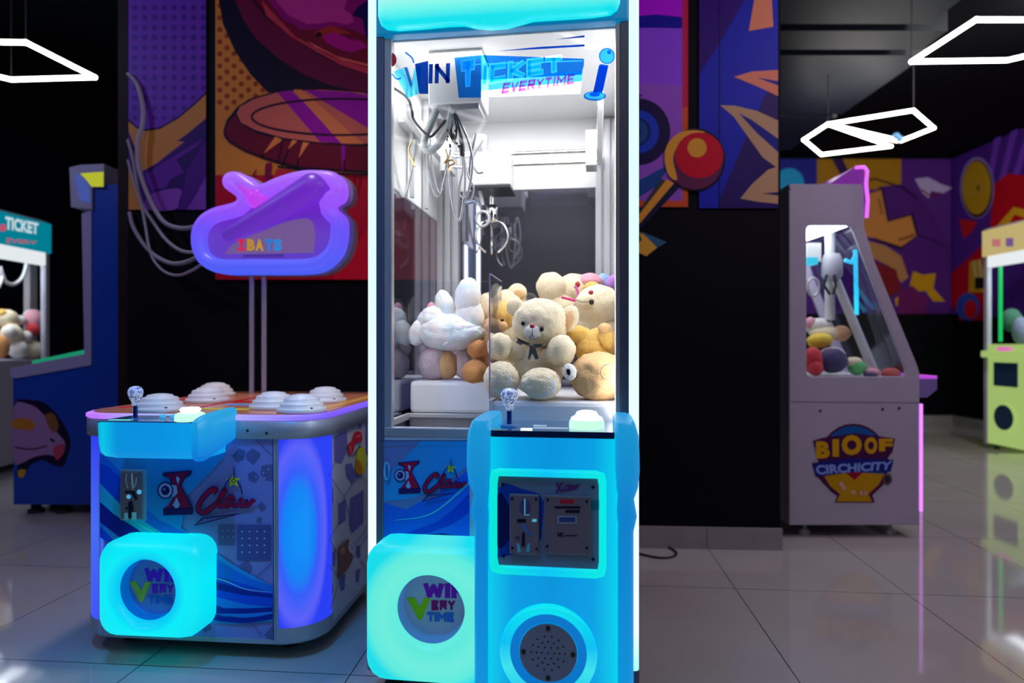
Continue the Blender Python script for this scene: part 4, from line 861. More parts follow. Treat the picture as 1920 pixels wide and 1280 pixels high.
MB().loft([sy(o3, SY+.01)]+lps+[sy(inset(o3, sg_*.070), SY-.03)], tubem).build('light_ring', sign)
backm = mat('sign_back_grey', (.35, .30, .42, 1), .5)
MB().loft([sy([p+Vector((.022, 0, -.004)) for p in o3], SY+.012), sy([p+Vector((.022, 0, -.004)) for p in o3], SY+.07)], backm, True, True).build('back_case', sign)
facem = lightbox('sign_face_violet', [(0, S(95, 60, 200)), (.35, S(105, 60, 200)), (.6, S(105, 35, 195)), (1, S(125, 40, 215))], 2, HM.on(520, 500, SY).z, HM.on(520, 340, SY).z, .9)
fq = sy(inset(o3, sg_*.050), SY-.02)
MB().poly(fq, facem).build('sign_face', sign)
bar = lightbox('sign_bar_violet', [(0, S(95, 45, 185)), (1, S(115, 35, 205))], 0, HM.on(410, 440, SY).x, HM.on(600, 340, SY).x, .85)
ba, bb_ = HM.on(428, 440, SY-.03), HM.on(588, 352, SY-.065)
MB().tube([ba, bb_], [.034, .072], bar, 24).build('diagonal_bar', sign); MB().ell(ba, (.032,)*3, bar).build('bar_end', sign); MB().ell(bb_, (.072,)*3, bar).build('bar_end', sign)
pk = emis('sign_joint_pink', S(192, 66, 238), .95); 
MB().tube([HM.on(452, 347, SY-.045), HM.on(486, 372, SY-.045)], [.044, .050], lightbox('sign_arm', [(0, S(135, 95, 250)), (.5, S(165, 75, 245)), (1, S(192, 66, 238))], 0, HM.on(445, 342, SY).x, HM.on(474, 365, SY).x, .95), 20).build('arm_tube', sign)
MB().ell(HM.on(484, 371, SY-.045), (.056,)*3, pk).build('arm_joint', sign); MB().ell(HM.on(452, 347, SY-.045), (.044,)*3, emis('sign_arm_tip', S(135, 95, 250), .95)).build('arm_end', sign)
A = Art(HM, SY-.0215)
pn = emis('sign_plate', S(130, 100, 160), .65, .6)
A.p([(425,473),(440,455),(500,430),(540,415),(578,410),(590,430),(588,470),(570,474),(430,476)], pn, 3)
for ch_, x, c in (('I', 446, S(205,40,80)), ('B', 463, S(185,140,45)), ('A', 479, S(190,150,40)), ('T', 497, S(40,125,200)), ('S', 513, S(40,140,205))):
    A.p(box_q(x-1, 448, x+14, 453), emis('sign_letter_I', c, .8, 1)).p(box_q(x-1, 465, x+14, 470), emis('sign_letter_I', c, .8, 1)).p(box_q(x+4, 452, x+10, 466), emis('sign_letter_I', c, .8, 1)) if ch_ == 'I' else A.text(ch_, [(x, 448), (x+15, 448), (x+15, 470), (x, 470)], emis('sign_letter_'+ch_, c, .8, 1), .06)
A.p([(455,477),(535,476),(530,482),(455,482)], emis('sign_slot', S(75,50,140), .8, 1)); A.build('sign_print', sign)
for px in (472, 495):
    q = HM.on(px, 515, SY+.04); MB().tube([(q.x, SY+.04, .868), (q.x, SY+.04, q.z+.03)], .0125, mat('pale_pole', (.5, .5, .62, 1), .4), 14).build('pole', sign)
# ================================================================== murals on the middle wall
def panel(name, label, pts, fr=WF, th=.012, y=0., c=None):
    q = [fr.on(a, b, y-th) for a, b in pts]; q2 = [Vector((p.x, y, p.z)) for p in q]
    o = MB().loft([q, q2], c or M['black'], True, True, False).build(name); tag(o, label, 'mural'); return o
# (the panels live in world space, so map their points)
def wart(A, name, parent, fr=None):
    o = A.build(name, None); o.location = fr.o; o.rotation_euler = (0, 0, R(fr.deg)); o.parent = parent; o.matrix_parent_inverse = parent.matrix_basis.inverted() if False else Matrix.Identity(4); return o
def mural(name, label, rect, fr=WF):
    e = fr.empty(name); tag(e, label, 'mural'); x0, y0, x1, y1 = rect
    a, b = fr.on(x0, y1, -.012), fr.on(x1, y0, -.012)
    MB().box((a.x, -.012, a.z), (b.x, -.001, min(b.z, RZ-.01)), M['black']).build('board', e); return e
TOP = -90
I = ink
A = Art(WF, -.0122); e1 = mural('wall_mural', 'mural panel of dark dots on purple above an orange and violet wave', (241, TOP, 386, 393))
V = I(62,26,108); 
A.p([(241,TOP),(386,TOP),(386,393),(241,393)], V)
A.dots([(253+18.3*i+ (0 if j % 1 == 0 else 9), -80+18.8*j, 1-.0006*max(0, j*18-80)) for i in range(8) for j in range(17) if 253+18.3*i < 382 and -80+18.8*j < 225-((253+18.3*i-290)/60)**2*6], 5.6, I(40,14,84))
A.p([(241,222),(255,236),(272,242),(300,238),(335,218),(365,192),(386,172),(386,393),(241,393)], I(20,6,30)).p([(241,228),(255,240),(272,246),(300,242),(335,222),(365,197),(386,177),(386,393),(241,393)], I(122,82,36))
A.p([(241,300),(250,345),(265,393),(386,393),(386,222),(370,238),(352,252),(332,264),(345,266),(320,285),(295,305),(265,322),(258,290),(241,245),(241,300)], I(45,16,80))
A.p([(268,322),(300,305),(325,286),(352,266),(333,264),(352,250),(386,222),(386,260),(350,320),(345,345),(335,393),(300,393),(290,350),(310,332),(322,325),(298,326)], I(30,12,62))
A.p([(300,308),(330,290),(380,260),(372,272),(330,300),(345,322),(320,336),(310,352),(285,356),(270,330)], I(58,22,95)).p([(275,370),(300,358),(330,353),(341,358),(336,375),(328,393),(275,393)], I(80,42,112), 3).p([(386,330),(365,370),(350,393),(386,393)], I(72,36,108))
A.build('artwork', e1)
A = Art(WF, -.0122); e2 = mural('wall_mural', 'large mural panel of a hand above a red hammer and drum, behind the machines', (403, TOP, 905, 524))
A.p([(404,TOP),(905,TOP),(905,328),(404,328)], I(132,82,28)); A.p([(404,328),(905,328),(905,524),(404,524)], I(115,6,26)); A.p([(630,500),(700,420),(905,400),(905,524),(625,524)], I(135,10,30))
dd = []
for j in range(26):
    for i in range(9): 
        x = 412+27*i+(13.5 if j % 2 else 0); y = -80+11.3*j*1.0
        if y < 326: dd.append((x, y, 1))
A.dots([d for d in dd if d[0] < 512], 5, I(95,38,14))
NV = I(4,3,20)
A.p([(404,TOP),(410,0),(418,45),(440,95),(470,140),(502,173),(560,172),(700,178),(905,190),(905,TOP)], NV, 0)
A.p([(433,TOP),(437,-10),(455,35),(480,72),(520,108),(570,140),(620,160),(690,176),(905,190),(905,TOP)], I(62,4,32))
A.p([(470,TOP),(472,0),(500,35),(548,70),(600,105),(650,128),(690,140),(905,150),(905,TOP)], I(28,2,18)).p([(476,TOP),(478,-2),(505,33),(552,67),(600,98),(650,120),(690,134),(905,145),(905,TOP)], I(70,4,25))
A.p([(490,0),(555,70),(565,74),(620,106),(690,127),(690,139),(640,122),(595,98),(545,68),(500,30)], I(120,30,45)).p([(575,76),(630,105),(690,120),(690,124),(640,112),(590,88)], I(150,60,50))
A.p([(500,TOP),(502,0),(530,35),(565,56),(600,55),(620,48),(660,55),(690,70),(690,TOP)], I(90,2,68)).p([(512,TOP),(512,-5),(540,28),(575,45),(600,44),(620,40),(650,46),(663,42),(660,28),(645,18),(650,0),(655,TOP)], I(122,28,88))
A.p([(588,60),(620,48),(645,56),(660,64),(620,64),(600,72)], I(105,24,20)).c(598, 65, 6, I(20,2,14), 5).p([(604,68),(625,60),(650,70),(675,76),(690,88),(660,98),(640,94),(612,80)], I(112,2,80)).line([(645,62),(655,72),(666,76)], 1.8, I(40,2,30), 4)
A.p([(690,0),(672,12),(660,28),(680,36),(686,70),(705,90),(705,0)], I(4,3,50))
# drum
A.p([(419,245),(425,225),(445,200),(470,184),(520,170),(600,165),(690,172),(905,190),(905,330),(700,325),(620,320),(560,318),(500,300),(460,285),(430,268),(420,255)], I(16,2,20))
A.p([(422,246),(428,228),(442,215),(450,232),(480,250),(530,262),(600,270),(690,275),(905,280),(905,326),(700,321),(620,316),(560,312),(500,295),(460,281),(432,264)], I(62,4,22))
A.p([(444,212),(450,200),(475,186),(520,173),(600,168),(690,174),(905,190),(905,270),(690,269),(600,267),(530,258),(480,244),(452,230)], I(128,62,52))
A.p([(520,173),(545,169),(640,255),(660,270),(600,266)], I(95,2,98)).p([(570,168),(690,174),(905,190),(905,270),(740,270)], I(95,2,98)).p([(549,168),(566,168),(682,270),(640,269)], I(148,78,44)).p([(655,172),(680,174),(700,188),(700,182)], I(128,62,52))
def ell(cx, cy, rx, ry, w_, m): A.line([(cx+rx*math.cos(t), cy+ry*math.sin(t)) for t in [math.pi*2*k/60 for k in range(61)]], w_, m)
ell(640, 219, 168, 34, 4, I(16,2,20))
for sp in ([(516,256),(494,288),(530,262)], [(548,262),(540,280),(558,264)], [(568,266),(560,296),(580,268)]): A.p(sp, I(150,80,40))
A.p([(640,272),(648,274),(645,322),(642,322)], I(95,2,98))
for l in ([(530,262),(520,305)], [(541,280),(528,312)], [(560,296),(555,316)], [(645,300),(644,324)], [(494,288),(488,296)], [(505,305),(500,330)]): A.line(l, 2.2, I(16,2,20))
A.p([(498,306),(510,304),(508,334),(500,345),(496,328)], I(75,6,35)).p([(519,316),(546,318),(535,340),(508,345)], I(120,20,30)).line([(520,312),(560,318),(620,325),(905,335)], 4, I(16,2,20)).line([(470,340),(480,318)], 3, I(70,8,12)).line([(662,325),(668,378),(676,330)], 2, I(50,4,16))
A.build('artwork', e2)
e3 = mural('wall_mural', 'purple mural panel with orange border and dark round dial, right of the claw machine', (912, TOP, 1290, 388)); A = Art(WF, -.0122)
A.p(box_q(912, TOP, 1290, 388), I(120,16,45)); A.p([(912,290),(1290,200),(1290,388),(912,388)], I(130,50,22)); A.p(box_q(912, TOP, 1279, 376), I(88,42,150)); A.p([(912,TOP),(1279,TOP),(1279,32),(912,28)], I(115,5,150)); A.p([(912,140),(1279,160),(1279,376),(912,376)], I(92,50,125), 0)
A.p([(912,26),(1195,30),(1230,27),(1279,32),(1279,53),(1230,52),(912,54)], I(10,5,95)); A.p([(1100,420),(1195,340),(1260,305),(1230,350),(1195,372)], I(12,42,90))
A.c(1196, 247, 61, I(12,5,40), 63).c(1198, 247, 38, I(12,35,120), 40).c(1195, 247, 25, I(5,18,60), 27).c(1195, 247, 20, I(12,45,85), 22).c(1195, 247, 8, I(5,30,65), 9).p([(1192,175),(1204,178),(1198,184)], I(10,4,30))
A.build('artwork', e3)
e4 = mural('wall_mural', 'blue mural panel with pale orange leaf shapes at the wall end', (1311, TOP, 1458, 390)); A = Art(WF, -.0122)
A.p(box_q(1311, TOP, 1459, 390), I(12,20,110)); A.p([(1311,TOP),(1420,TOP),(1396,0),(1350,80),(1311,140)], I(26,4,70)); A.p([(1459,165),(1436,175),(1400,255),(1350,372),(1345,390),(1459,390)], I(22,10,58))
O1, O2 = I(140,82,62), I(115,92,68)
A.p([(1415,TOP),(1442,TOP),(1450,50),(1404,58),(1414,0)], I(150,85,60)); A.p([(1376,144),(1410,134),(1459,131),(1459,180),(1420,162)], O1).p([(1418,145),(1459,152),(1459,160)], I(12,20,90))
A.p([(1350,197),(1378,198),(1420,208),(1459,226),(1459,316),(1430,295),(1398,250),(1375,218)], O2).p([(1385,212),(1410,225),(1459,260),(1459,285),(1420,250)], I(10,16,80)).p([(1459,312),(1440,318),(1410,345),(1388,372),(1420,378),(1459,382)], O2).p([(1428,363),(1459,360),(1459,366)], I(10,10,60))
A.line([(1349,TOP),(1349,390)], 1.6, I(5,6,40)); A.build('artwork', e4)
# joystick cut-out that overlaps panels and the black wall below
e5 = WF.empty('mural_joystick'); tag(e5, 'painted arcade joystick with red ball and orange rod crossing two mural panels', 'mural')
q = [WF.on(a, b, -.022) for a, b in [(1304+56*math.cos(2*math.pi*k/40), 299+59*math.sin(2*math.pi*k/40)) for k in range(40)]]
MB().loft([q, [Vector((p.x, -.0175, p.z)) for p in q]], M['black'], True, True, False).build('ball_board', e5)
q = [WF.on(a, b, -.022) for a, b in [(1240,335),(1275,350),(1200,425),(1150,470),(1130,450),(1195,400)]]
MB().loft([q, [Vector((p.x, -.0175, p.z)) for p in q]], M['black'], True, True, False).build('rod_board', e5)
A = Art(WF, -.0222)
A.c(1304, 299, 56, I(6,2,14), 59).c(1303, 299, 53, I(60,18,45), 56).p([(1250,320),(1246,290),(1255,265),(1275,248),(1300,244),(1322,248),(1290,256),(1270,275),(1262,300),(1270,335),(1260,335)], I(165,100,30), 3).c(1311, 291, 45, I(125,2,22), 43).c(1307, 277, 18, I(170,98,28), 18)
A.p([(1250,336),(1264,343),(1200,418),(1150,460),(1145,452),(1196,405)], I(150,95,30)).p([(1264,343),(1275,350),(1205,425),(1155,468),(1150,460),(1200,420)], I(10,10,35)).build('artwork', e5)
e6 = WF.empty('mural_arrow'); tag(e6, 'small orange and teal arrow head painted on the black wall', 'mural')
q = [WF.on(a, b, -.004) for a, b in [(1202,433),(1250,453),(1212,480),(1180,468),(1180,440)]]; MB().loft([q, [Vector((p.x, 0, p.z)) for p in q]], M['black'], True, True, False).build('arrow_board', e6)
A = Art(WF, -.0042); A.p([(1190,462),(1203,450),(1199,436),(1208,440),(1232,464),(1212,480),(1185,468)], I(160,105,35)).p([(1202,434),(1250,454),(1232,464)], I(30,60,80)).build('artwork', e6)

# ================================================================== far murals
WB = Fr(RX0, RY1, 0); WR = Fr(RX1, 9, -90)
def farmural(fr, label, rect, y=-.02):
    e = fr.empty('wall_mural'); tag(e, label, 'mural'); a, b = fr.on(rect[0], rect[3], y), fr.on(rect[2], rect[1], y)
    MB().box((a.x, y, a.z), (b.x, 0, b.z), M['black']).build('board', e); return e
KF = .30
def J(r, g, b): return ink(r, g, b, KF)
e7 = farmural(WB, 'far mural of yellow bursts and comic faces on purple, on the back wall', (1462, 298, 1782, 588)); A = Art(WB, -.0205, step=.0006)
A.p(box_q(1462, 298, 1783, 588), J(48,20,80)); A.p([(1462,298),(1530,298),(1530,400),(1462,400)], J(18,20,90)).c(1480, 345, 28, J(15,100,140), 30)
A.p(box_q(1532, 298, 1690, 355), J(100,72,12)); A.p([(1560,298),(1580,298),(1600,340),(1590,355)], J(28,14,50)); A.p([(1625,370),(1650,350),(1690,345),(1725,365),(1760,420),(1783,460),(1783,588),(1600,588)], J(44,16,72), 0)
A.p([(1627,365),(1655,350),(1666,412),(1712,400),(1722,440),(1690,468),(1640,450),(1615,430)], J(18,6,25)).p([(1632,362),(1652,356),(1664,416),(1708,404),(1718,442),(1690,462),(1640,446),(1600,440)], J(118,78,38)).line([(1648,372),(1654,402)], 4, J(90,50,30)).line([(1685,450),(1715,440)], 4, J(70,30,25))
A.p([(1620,450),(1660,460),(1690,480),(1703,520),(1690,530),(1670,500),(1630,480)], J(105,75,45)).p([(1640,490),(1680,505),(1690,545),(1660,560),(1630,520)], J(70,14,20)).line([(1718,440),(1750,450),(1772,462)], 2, J(18,6,25))
A.p([(1712,508),(1730,515),(1755,512),(1750,540),(1772,565),(1750,565),(1735,545),(1700,550),(1680,575),(1678,560),(1705,538)], J(118,88,12)).line([(1600,345),(1640,335),(1690,350),(1720,372)], 3, J(14,4,20))
A.p([(1715,335),(1740,332),(1765,345),(1785,352),(1770,362),(1745,358),(1742,372),(1730,362)], J(110,100,135)).line([(1728,355),(1742,366),(1766,364)], 3, J(70,8,20)).p([(1685,545),(1710,535),(1740,560),(1735,588),(1682,588)], J(60,14,55))
A.build('artwork', e7)
e8 = farmural(WR, 'far mural with yellow oval and red yellow shapes on the right side wall', (1784, 300, 1960, 588)); A = Art(WR, -.0205, step=.0006)
# right wall painted in its own plane: rows are given where the wall meets the picture
A.p([(1784,298),(1960,222),(1960,600),(1784,588)], J(46,20,90))
for k in range(6): A.p([(1840+k*18, 400), (1868+k*30, 236), (1882+k*30, 230), (1848+k*20, 400)], J(72,36,125))
A.p([(1798,588),(1770,560),(1775,520),(1820,480),(1850,450),(1850,600),(1798,600)], J(110,2,18)).p([(1865,345),(1890,325),(1930,330),(1960,320),(1960,500),(1850,480)], J(120,4,16)).p([(1868,425),(1900,388),(1960,400),(1960,420),(1902,402),(1885,430)], J(150,105,15))
A.c(1832, 352, 32, J(95,80,130), 58).c(1832, 354, 29, J(20,10,20), 54).c(1831, 352, 27, J(120,95,8), 50).c(1834, 352, 3, J(70,55,8), 6)
A.p([(1798,410),(1832,415),(1822,435),(1806,448)], J(120,15,18)).p([(1818,490),(1840,485),(1852,540),(1852,548),(1816,548)], J(120,90,15)).p([(1828,520),(1850,520),(1850,540),(1828,542)], J(6,6,12)).line([(1826,490),(1830,520)], 5, J(120,115,80)).line([(1836,488),(1840,520)], 5, J(120,115,80)).c(1815, 575, 22, J(20,45,120), 26).c(1820, 580, 12, J(120,8,20), 18)
A.build('artwork', e8)

# ================================================================== grey wall hoses to the sign
hm_ = mat('pale_grey_hose', (.36, .34, .42, 1), .5); 
def hose(label, pts, r=.012):
    P = [WF.w(WF.on(a, b, y)) for a, b, y in pts]; o = MB().tube(cat(P, 8, False), r, hm_, 10).build('hose'); tag(o, label, 'hose', None); return o
hose('thickest grey hose, topmost of the bundle curving down to the purple sign', [(240,138,-.03),(258,160,-.03),(268,200,-.04),(267,235,-.05),(259,262,-.06),(258,295,-.06),(263,325,-.07),(273,355,-.07),(290,392,-.08),(310,418,-.10),(340,428,-.16),(370,424,-.24),(392,418,-.28)], .0125)
hose('second grey hose from the top of the bundle left of the sign', [(240,262,-.02),(250,300,-.03),(257,345,-.04),(268,385,-.05),(290,420,-.07),(312,450,-.12),(340,470,-.18),(372,473,-.24),(392,470,-.28)], .0095)
hose('grey hose third from the top looping below the bundle to the purple sign', [(243,398,-.02),(250,425,-.03),(270,458,-.05),(295,482,-.10),(325,494,-.17),(355,489,-.23),(378,476,-.28),(392,468,-.30)], .0115)
hose('lowest thin grey hose of the bundle sagging under the purple sign', [(240,300,-.03),(252,345,-.05),(264,380,-.06),(272,420,-.07),(279,462,-.08),(290,490,-.10),(310,510,-.14),(335,516,-.20),(362,506,-.25),(385,490,-.28)], .0075)
# black cable loop on the floor beside the claw machine
c = [horiz(WF, a, b, .006) for a, b in ((1160,1022),(1200,1021),(1240,1022),(1262,1030),(1268,1038),(1258,1044),(1235,1045),(1200,1038),(1160,1028))]
tag(MB().tube([WF.w(p) for p in cat(c, 6, False)], .006, M['black'], 8).build('floor_cable'), 'black cable loop lying on the floor against the stone skirting', 'cable')

# ================================================================== white side-on claw machine at the right
RM = Fr(1.604, 3.70, 0); rm = RM.empty('claw_machine')
tag(rm, 'white claw machine seen side-on with slanted window, pink light edge and round badge', 'claw machine')
def pz(px, py, fr=RM): q = fr.on(px, py, 0); return (q.x, q.z)
sidem = mat('white_side_board', (.46, .42, .55, 1), .45, var=.08, vscale=3)
outer = [pz(*p) for p in ((1480,984),(1480,358),(1484,352),(1617,352),(1619,360),(1620,425),(1640,490),(1720,685),(1724,700),(1724,984))]
hole = [(q.x, q.z) for q in cat([Vector((*pz(*p), 0)) for p in ((1512,432),(1512,426),(1518,422),(1590,422),(1597,424),(1602,432),(1697,690),(1699,700),(1694,706),(1520,706),(1513,704),(1512,698))], 1)] if False else [pz(*p) for p in ((1512,432),(1514,425),(1520,422),(1588,422),(1595,425),(1600,433),(1698,692),(1698,700),(1692,706),(1520,706),(1514,703),(1512,697))]
RD = .78
holed(outer, [hole], .02, sidem, 'side_board', rm, bevel=.003)
far_ = holed(outer, [hole], .02, sidem, 'side_board', rm); far_.location.y = RD-.02
MB().poly([Vector((x, .010, z)) for x, z in hole], glass('side_window_glass', (.92, .95, 1, 1), .03)).build('side_window', rm)
x0, x1 = outer[0][0], outer[-1][0]
def pb(nm, pa, pb_, y0, y1, m, bv=.002):
    a = pz(*pa); b = pz(*pb_); return part(nm, rm, (a[0], y0, b[1]), (b[0], y1, a[1]), m, bv) if a[1] > b[1] else None
pb('back_board', (1480, 354), (1492, 984), .02, RD-.02, sidem); pb('base_board', (1492, 975), (1722, 984), .02, RD-.02, sidem)
pb('toy_shelf', (1492, 708), (1716, 722), .02, RD-.02, M['white']); pb('roof', (1480, 345), (1617, 353), 0, RD, sidem); pb('front_board', (1712, 735), (1722, 984), .02, RD-.02, sidem)
pb('ceiling_light_panel', (1496, 412), (1610, 418), .03, RD-.03, emis('far_cabinet_light', (.95, 1, 1, 1), 5))
pb('rear_inner_wall', (1492, 412), (1497, 710), .02, RD-.02, M['white'])
pk2 = emis('pink_led', S(222, 130, 250), 1.35)
def st_(nm, pts, y, r, m): return MB().tube([RM.on(a, b, y) for a, b in pts], r, m, 8).build(nm, rm)
st_('front_led', [(1727, 757), (1727, 958)], .0, .009, pk2); st_('front_led', [(1727, 757), (1727, 958)], RD-.02, .009, pk2)
st_('top_led', [(1604, 314), (1620, 313), (1626, 320), (1624, 345), (1627, 375), (1625, 408)], .0, .011, emis('magenta_led', S(215, 105, 230), 1.2))
q = [RM.on(a, b, .01) for a, b in ((1545,352),(1604,312),(1620,314),(1622,405),(1612,405),(1612,352))]
MB().loft([q, [v+Vector((0, RD-.02, 0)) for v in q]], emis('topper_violet', S(105, 35, 130), .9, .6), True, True, False).build('topper', rm)
q = [RM.on(a, b, .03) for a, b in ((1722,704),(1757,708),(1757,730),(1738,745),(1722,745))]
MB().loft([q, [v+Vector((0, RD-.06, 0)) for v in q]], mat('deck_violet', (.25, .18, .5, 1), .3), True, True, False).build('control_deck', rm, .004)
MB().box(tuple(RM.on(1722, 710, .03)), tuple(RM.on(1757, 704, .03)+Vector((0, RD-.08, 0))), emis('deck_pink', S(190, 75, 215), 1.)).build('deck_light', rm)
MB().loft([[RM.on(a, b, .04) for a, b in ((1602,425),(1612,428),(1712,700),(1704,704))], [RM.on(a, b, .04)+Vector((0, RD-.1, 0)) for a, b in ((1602,425),(1612,428),(1712,700),(1704,704))]], glass('slanted_front_glass', (.9, .93, 1, 1), .05), True, True, False).build('front_glass', rm)
for (a, b) in (((1540,440),(1548,470)), ((1566,470),(1558,640))): pass
st_('inner_post', [(1556, 425), (1556, 600)], .35, .030, M['white']); st_('inner_beam', [(1565, 520), (1640, 700)], .30, .028, M['white'])
st_('cyan_led', [(1606, 540), (1606, 590)], .30, .012, emis('cyan_led', S(40, 200, 235), 1.4)); st_('cyan_led', [(1604, 478), (1606, 585)], .30, .012, emis('cyan_led', S(40, 200, 235), 1.4)); st_('cyan_led', [(1584, 487), (1596, 492), (1604, 478), (1603, 468)], .30, .013, emis('cyan_led', S(40, 200, 235), 1.4))
MB().box(tuple(RM.on(1514, 490, .25)), tuple(RM.on(1540, 455, .25)+Vector((0, .12, 0))), M['white']).build('crane_box', rm); MB().box(tuple(RM.on(1514, 495, .24)), tuple(RM.on(1534, 482, .24)+Vector((0, .1, 0))), emis('crane_cyan', S(60, 200, 230), .9)).build('crane_label', rm)
MB().lathe([(.035, 0), (.06, .04), (.06, .13), (.045, .17)], RM.on(1560, 528, .25), mat('crane_grey', (.5, .5, .58, 1), .4), 20).build('claw_body', rm)
MB().tube([RM.on(1525+11*math.cos(t), 538+17*math.sin(t), .25) for t in [2*math.pi*k/20 for k in range(20)]], .007, M['alu'], 8, True).build('claw_ring', rm)
for k in (0, 1): st_('claw_prong', [(1550+k*14, 515), (1545+k*22, 535), (1556+k*6, 552)], .2, .008, M['dark'])
for px in (1500, 1660):
    for y in (.08, RD-.08):
        q = RM.on(px+8, 984, y); MB().lathe([(.03, 0), (.03, .02), (.012, .03), (.012, .09)], (q.x, y, 0), M['alu'], 14).build('foot', rm)
for px, py in ((1538,770),(1655,767),(1686,765)):
    q = RM.on(px, py, -.001); MB().lathe([(.008, -.003), (.008, .002)], (q.x, 0, q.z), M['dark'], 12, 'y').build('screw', rm)
A = Art(RM, -.0006, step=.0003); A.line([(1482,753),(1722,755)], 1.3, I(55,40,70))
A.c(1600, 866, 66, I(40,8,35), 72).c(1600, 866, 62, I(10,50,100), 68).p([(1530,890),(1668,888),(1655,910),(1636,928),(1640,942),(1565,942),(1570,928),(1545,908)], I(45,10,35)).p([(1543,888),(1600,885),(1658,888),(1648,908),(1628,926),(1635,940),(1568,940),(1575,926),(1556,910)], I(115,85,5)).p([(1585,885),(1618,885),(1602,900)], I(90,5,30))
A.p([(1524,826),(1545,820),(1600,812),(1650,818),(1678,822),(1674,846),(1662,862),(1600,862),(1535,866)], I(40,8,40))
for ch_, x0_, y0_, x1_, y1_ in (('B',1530,827,1556,859),('I',1561,823,1573,856),('O',1578,815,1616,853),('O',1621,819,1645,851),('F',1648,822,1674,846)):
    A.text(ch_, box_q(x0_, y0_, x1_, y1_), I(125,92,5), .06)
A.p([(1522,868),(1600,858),(1676,862),(1670,884),(1600,884),(1530,894)], I(12,14,75)); A.text('CIRCHICITY', [(1528,872),(1674,864),(1670,880),(1532,890)], I(75,95,160), .04)
A.c(1664, 898, 9, I(60,45,60), 11).c(1664, 898, 6, I(35,20,20), 7).dots([(1578,908,1),(1582,915,.8),(1600,923,.9),(1616,924,.9),(1622,924,.8)], 5, I(130,95,90))
A.build('badge_print', rm)

# toys in it
def blob(fr, name, label, parts, group): return plush(fr, name, label, parts, (parts[0][1], parts[0][2]+parts[0][6], parts[0][3]), 'soft toy', group, 3)
grp = 'soft toys in the side-on machine'
blob(RM, 'plush_toy', 'dark red plush at the lower left corner of the slanted side window', [('body',1524,676,.20,17,18,26,0,REDP),('head',1530,690,.16,13,12,14,0,REDP)], grp)
blob(RM, 'plush_toy', 'dark navy and lilac plush in the middle bottom of the slanted side window', [('body',1562,676,.20,26,22,24,0,NVY),('head',1560,664,.24,24,18,14,0,LAV)], grp)
blob(RM, 'plush_toy', 'bright yellow oval plush above the red one in the side window', [('body',1537,638,.28,23,20,14,-5,plushm('plush_lemon', (.85, .6, .05, 1)))], grp)
blob(RM, 'plush_toy', 'white plush heap top left in the slanted side window', [('body',1535,612,.40,26,22,16,0,WHT),('ear',1520,606,.38,10,10,12,0,PNK),('body_part',1548,625,.36,30,20,14,0,CRM)], grp)
blob(RM, 'plush_toy', 'orange tan plush right of the yellow one in the side window', [('body',1577,625,.34,17,16,15,0,PCH)], grp)
blob(RM, 'plush_toy', 'green and white plush near the bottom of the slanted side window', [('body',1606,688,.20,16,15,15,0,GRN),('head',1600,678,.2,17,12,9,0,CRM)], grp)
blob(RM, 'plush_toy', 'pink and blue small plush right of the green one', [('body',1635,698,.20,16,14,9,0,PNK),('head',1632,703,.16,12,10,6,0,NVY)], grp)
blob(RM, 'plush_toy', 'coral red plush in the bottom right corner of the slanted window', [('body',1670,700,.20,17,14,11,0,plushm('plush_coral', (.75, .15, .12, 1)))], grp)

# ================================================================== blue side-on cabinet at the left
BM = Fr(-3.272, 4.2, 0); bm_ = BM.empty('arcade_machine'); tag(bm_, 'blue arcade cabinet side-on with a dog sticker and tall narrow upper column', 'arcade machine')
blue = mat('blue_laminate', (.012, .07, .50, 1), .35); trimw = mat('pale_trim', (.45, .42, .65, 1), .4)
bo = [pz(a, b, BM) for a, b in ((25,946),(24,700),(172,678),(172,346),(229,345),(229,946))]
BD = .66
holed(bo, [], BD, blue, 'cabinet_body', bm_, bevel=.004)
q = [BM.on(a, b, -.01) for a, b in ((18,690),(165,662),(171,664),(171,684),(30,709),(18,706))]; MB().loft([q, [v+Vector((0, BD+.02, 0)) for v in q]], trimw, True, True, False).build('control_deck', bm_)
q = [BM.on(a, b, .0) for a, b in ((60,676),(165,654),(165,660),(60,683))]; MB().loft([q, [v+Vector((0, .3, 0)) for v in q]], emis('deck_green_light', S(30, 150, 110), .8), True, True, False).build('deck_light', bm_)
q = [BM.on(a, b, -.008) for a, b in ((153,400),(171,395),(171,665),(158,668))]; MB().loft([q, [v+Vector((0, BD+.016, 0)) for v in q]], trimw, True, True, False).build('front_trim', bm_)
q = [BM.on(a, b, -.02) for a, b in ((130,314),(150,309),(195,307),(195,350),(172,350),(172,392),(133,388))]; MB().loft([q, [v+Vector((0, BD+.04, 0)) for v in q]], mat('marquee_case_white', (.42, .42, .58, 1), .5), True, True, False).build('marquee_case', bm_)
A = Art(BM, -.0205, step=.0006); A.p([(140,322),(152,330),(165,345),(170,380),(150,376),(143,350)], emis('marquee_blue_light', S(70, 90, 170), .8)).p([(150,325),(194,322),(194,350),(172,350),(160,335)], emis('marquee_yellow_light', S(185, 190, 40), .9)).build('marquee_print', bm_)
A = Art(BM, -.0006, step=.0005)
A.p([(25,758),(60,750),(85,756),(110,780),(128,812),(132,835),(125,860),(118,874),(100,872),(80,862),(60,870),(48,885),(42,896),(30,890),(34,872),(25,862)], I(16,8,30), 3)
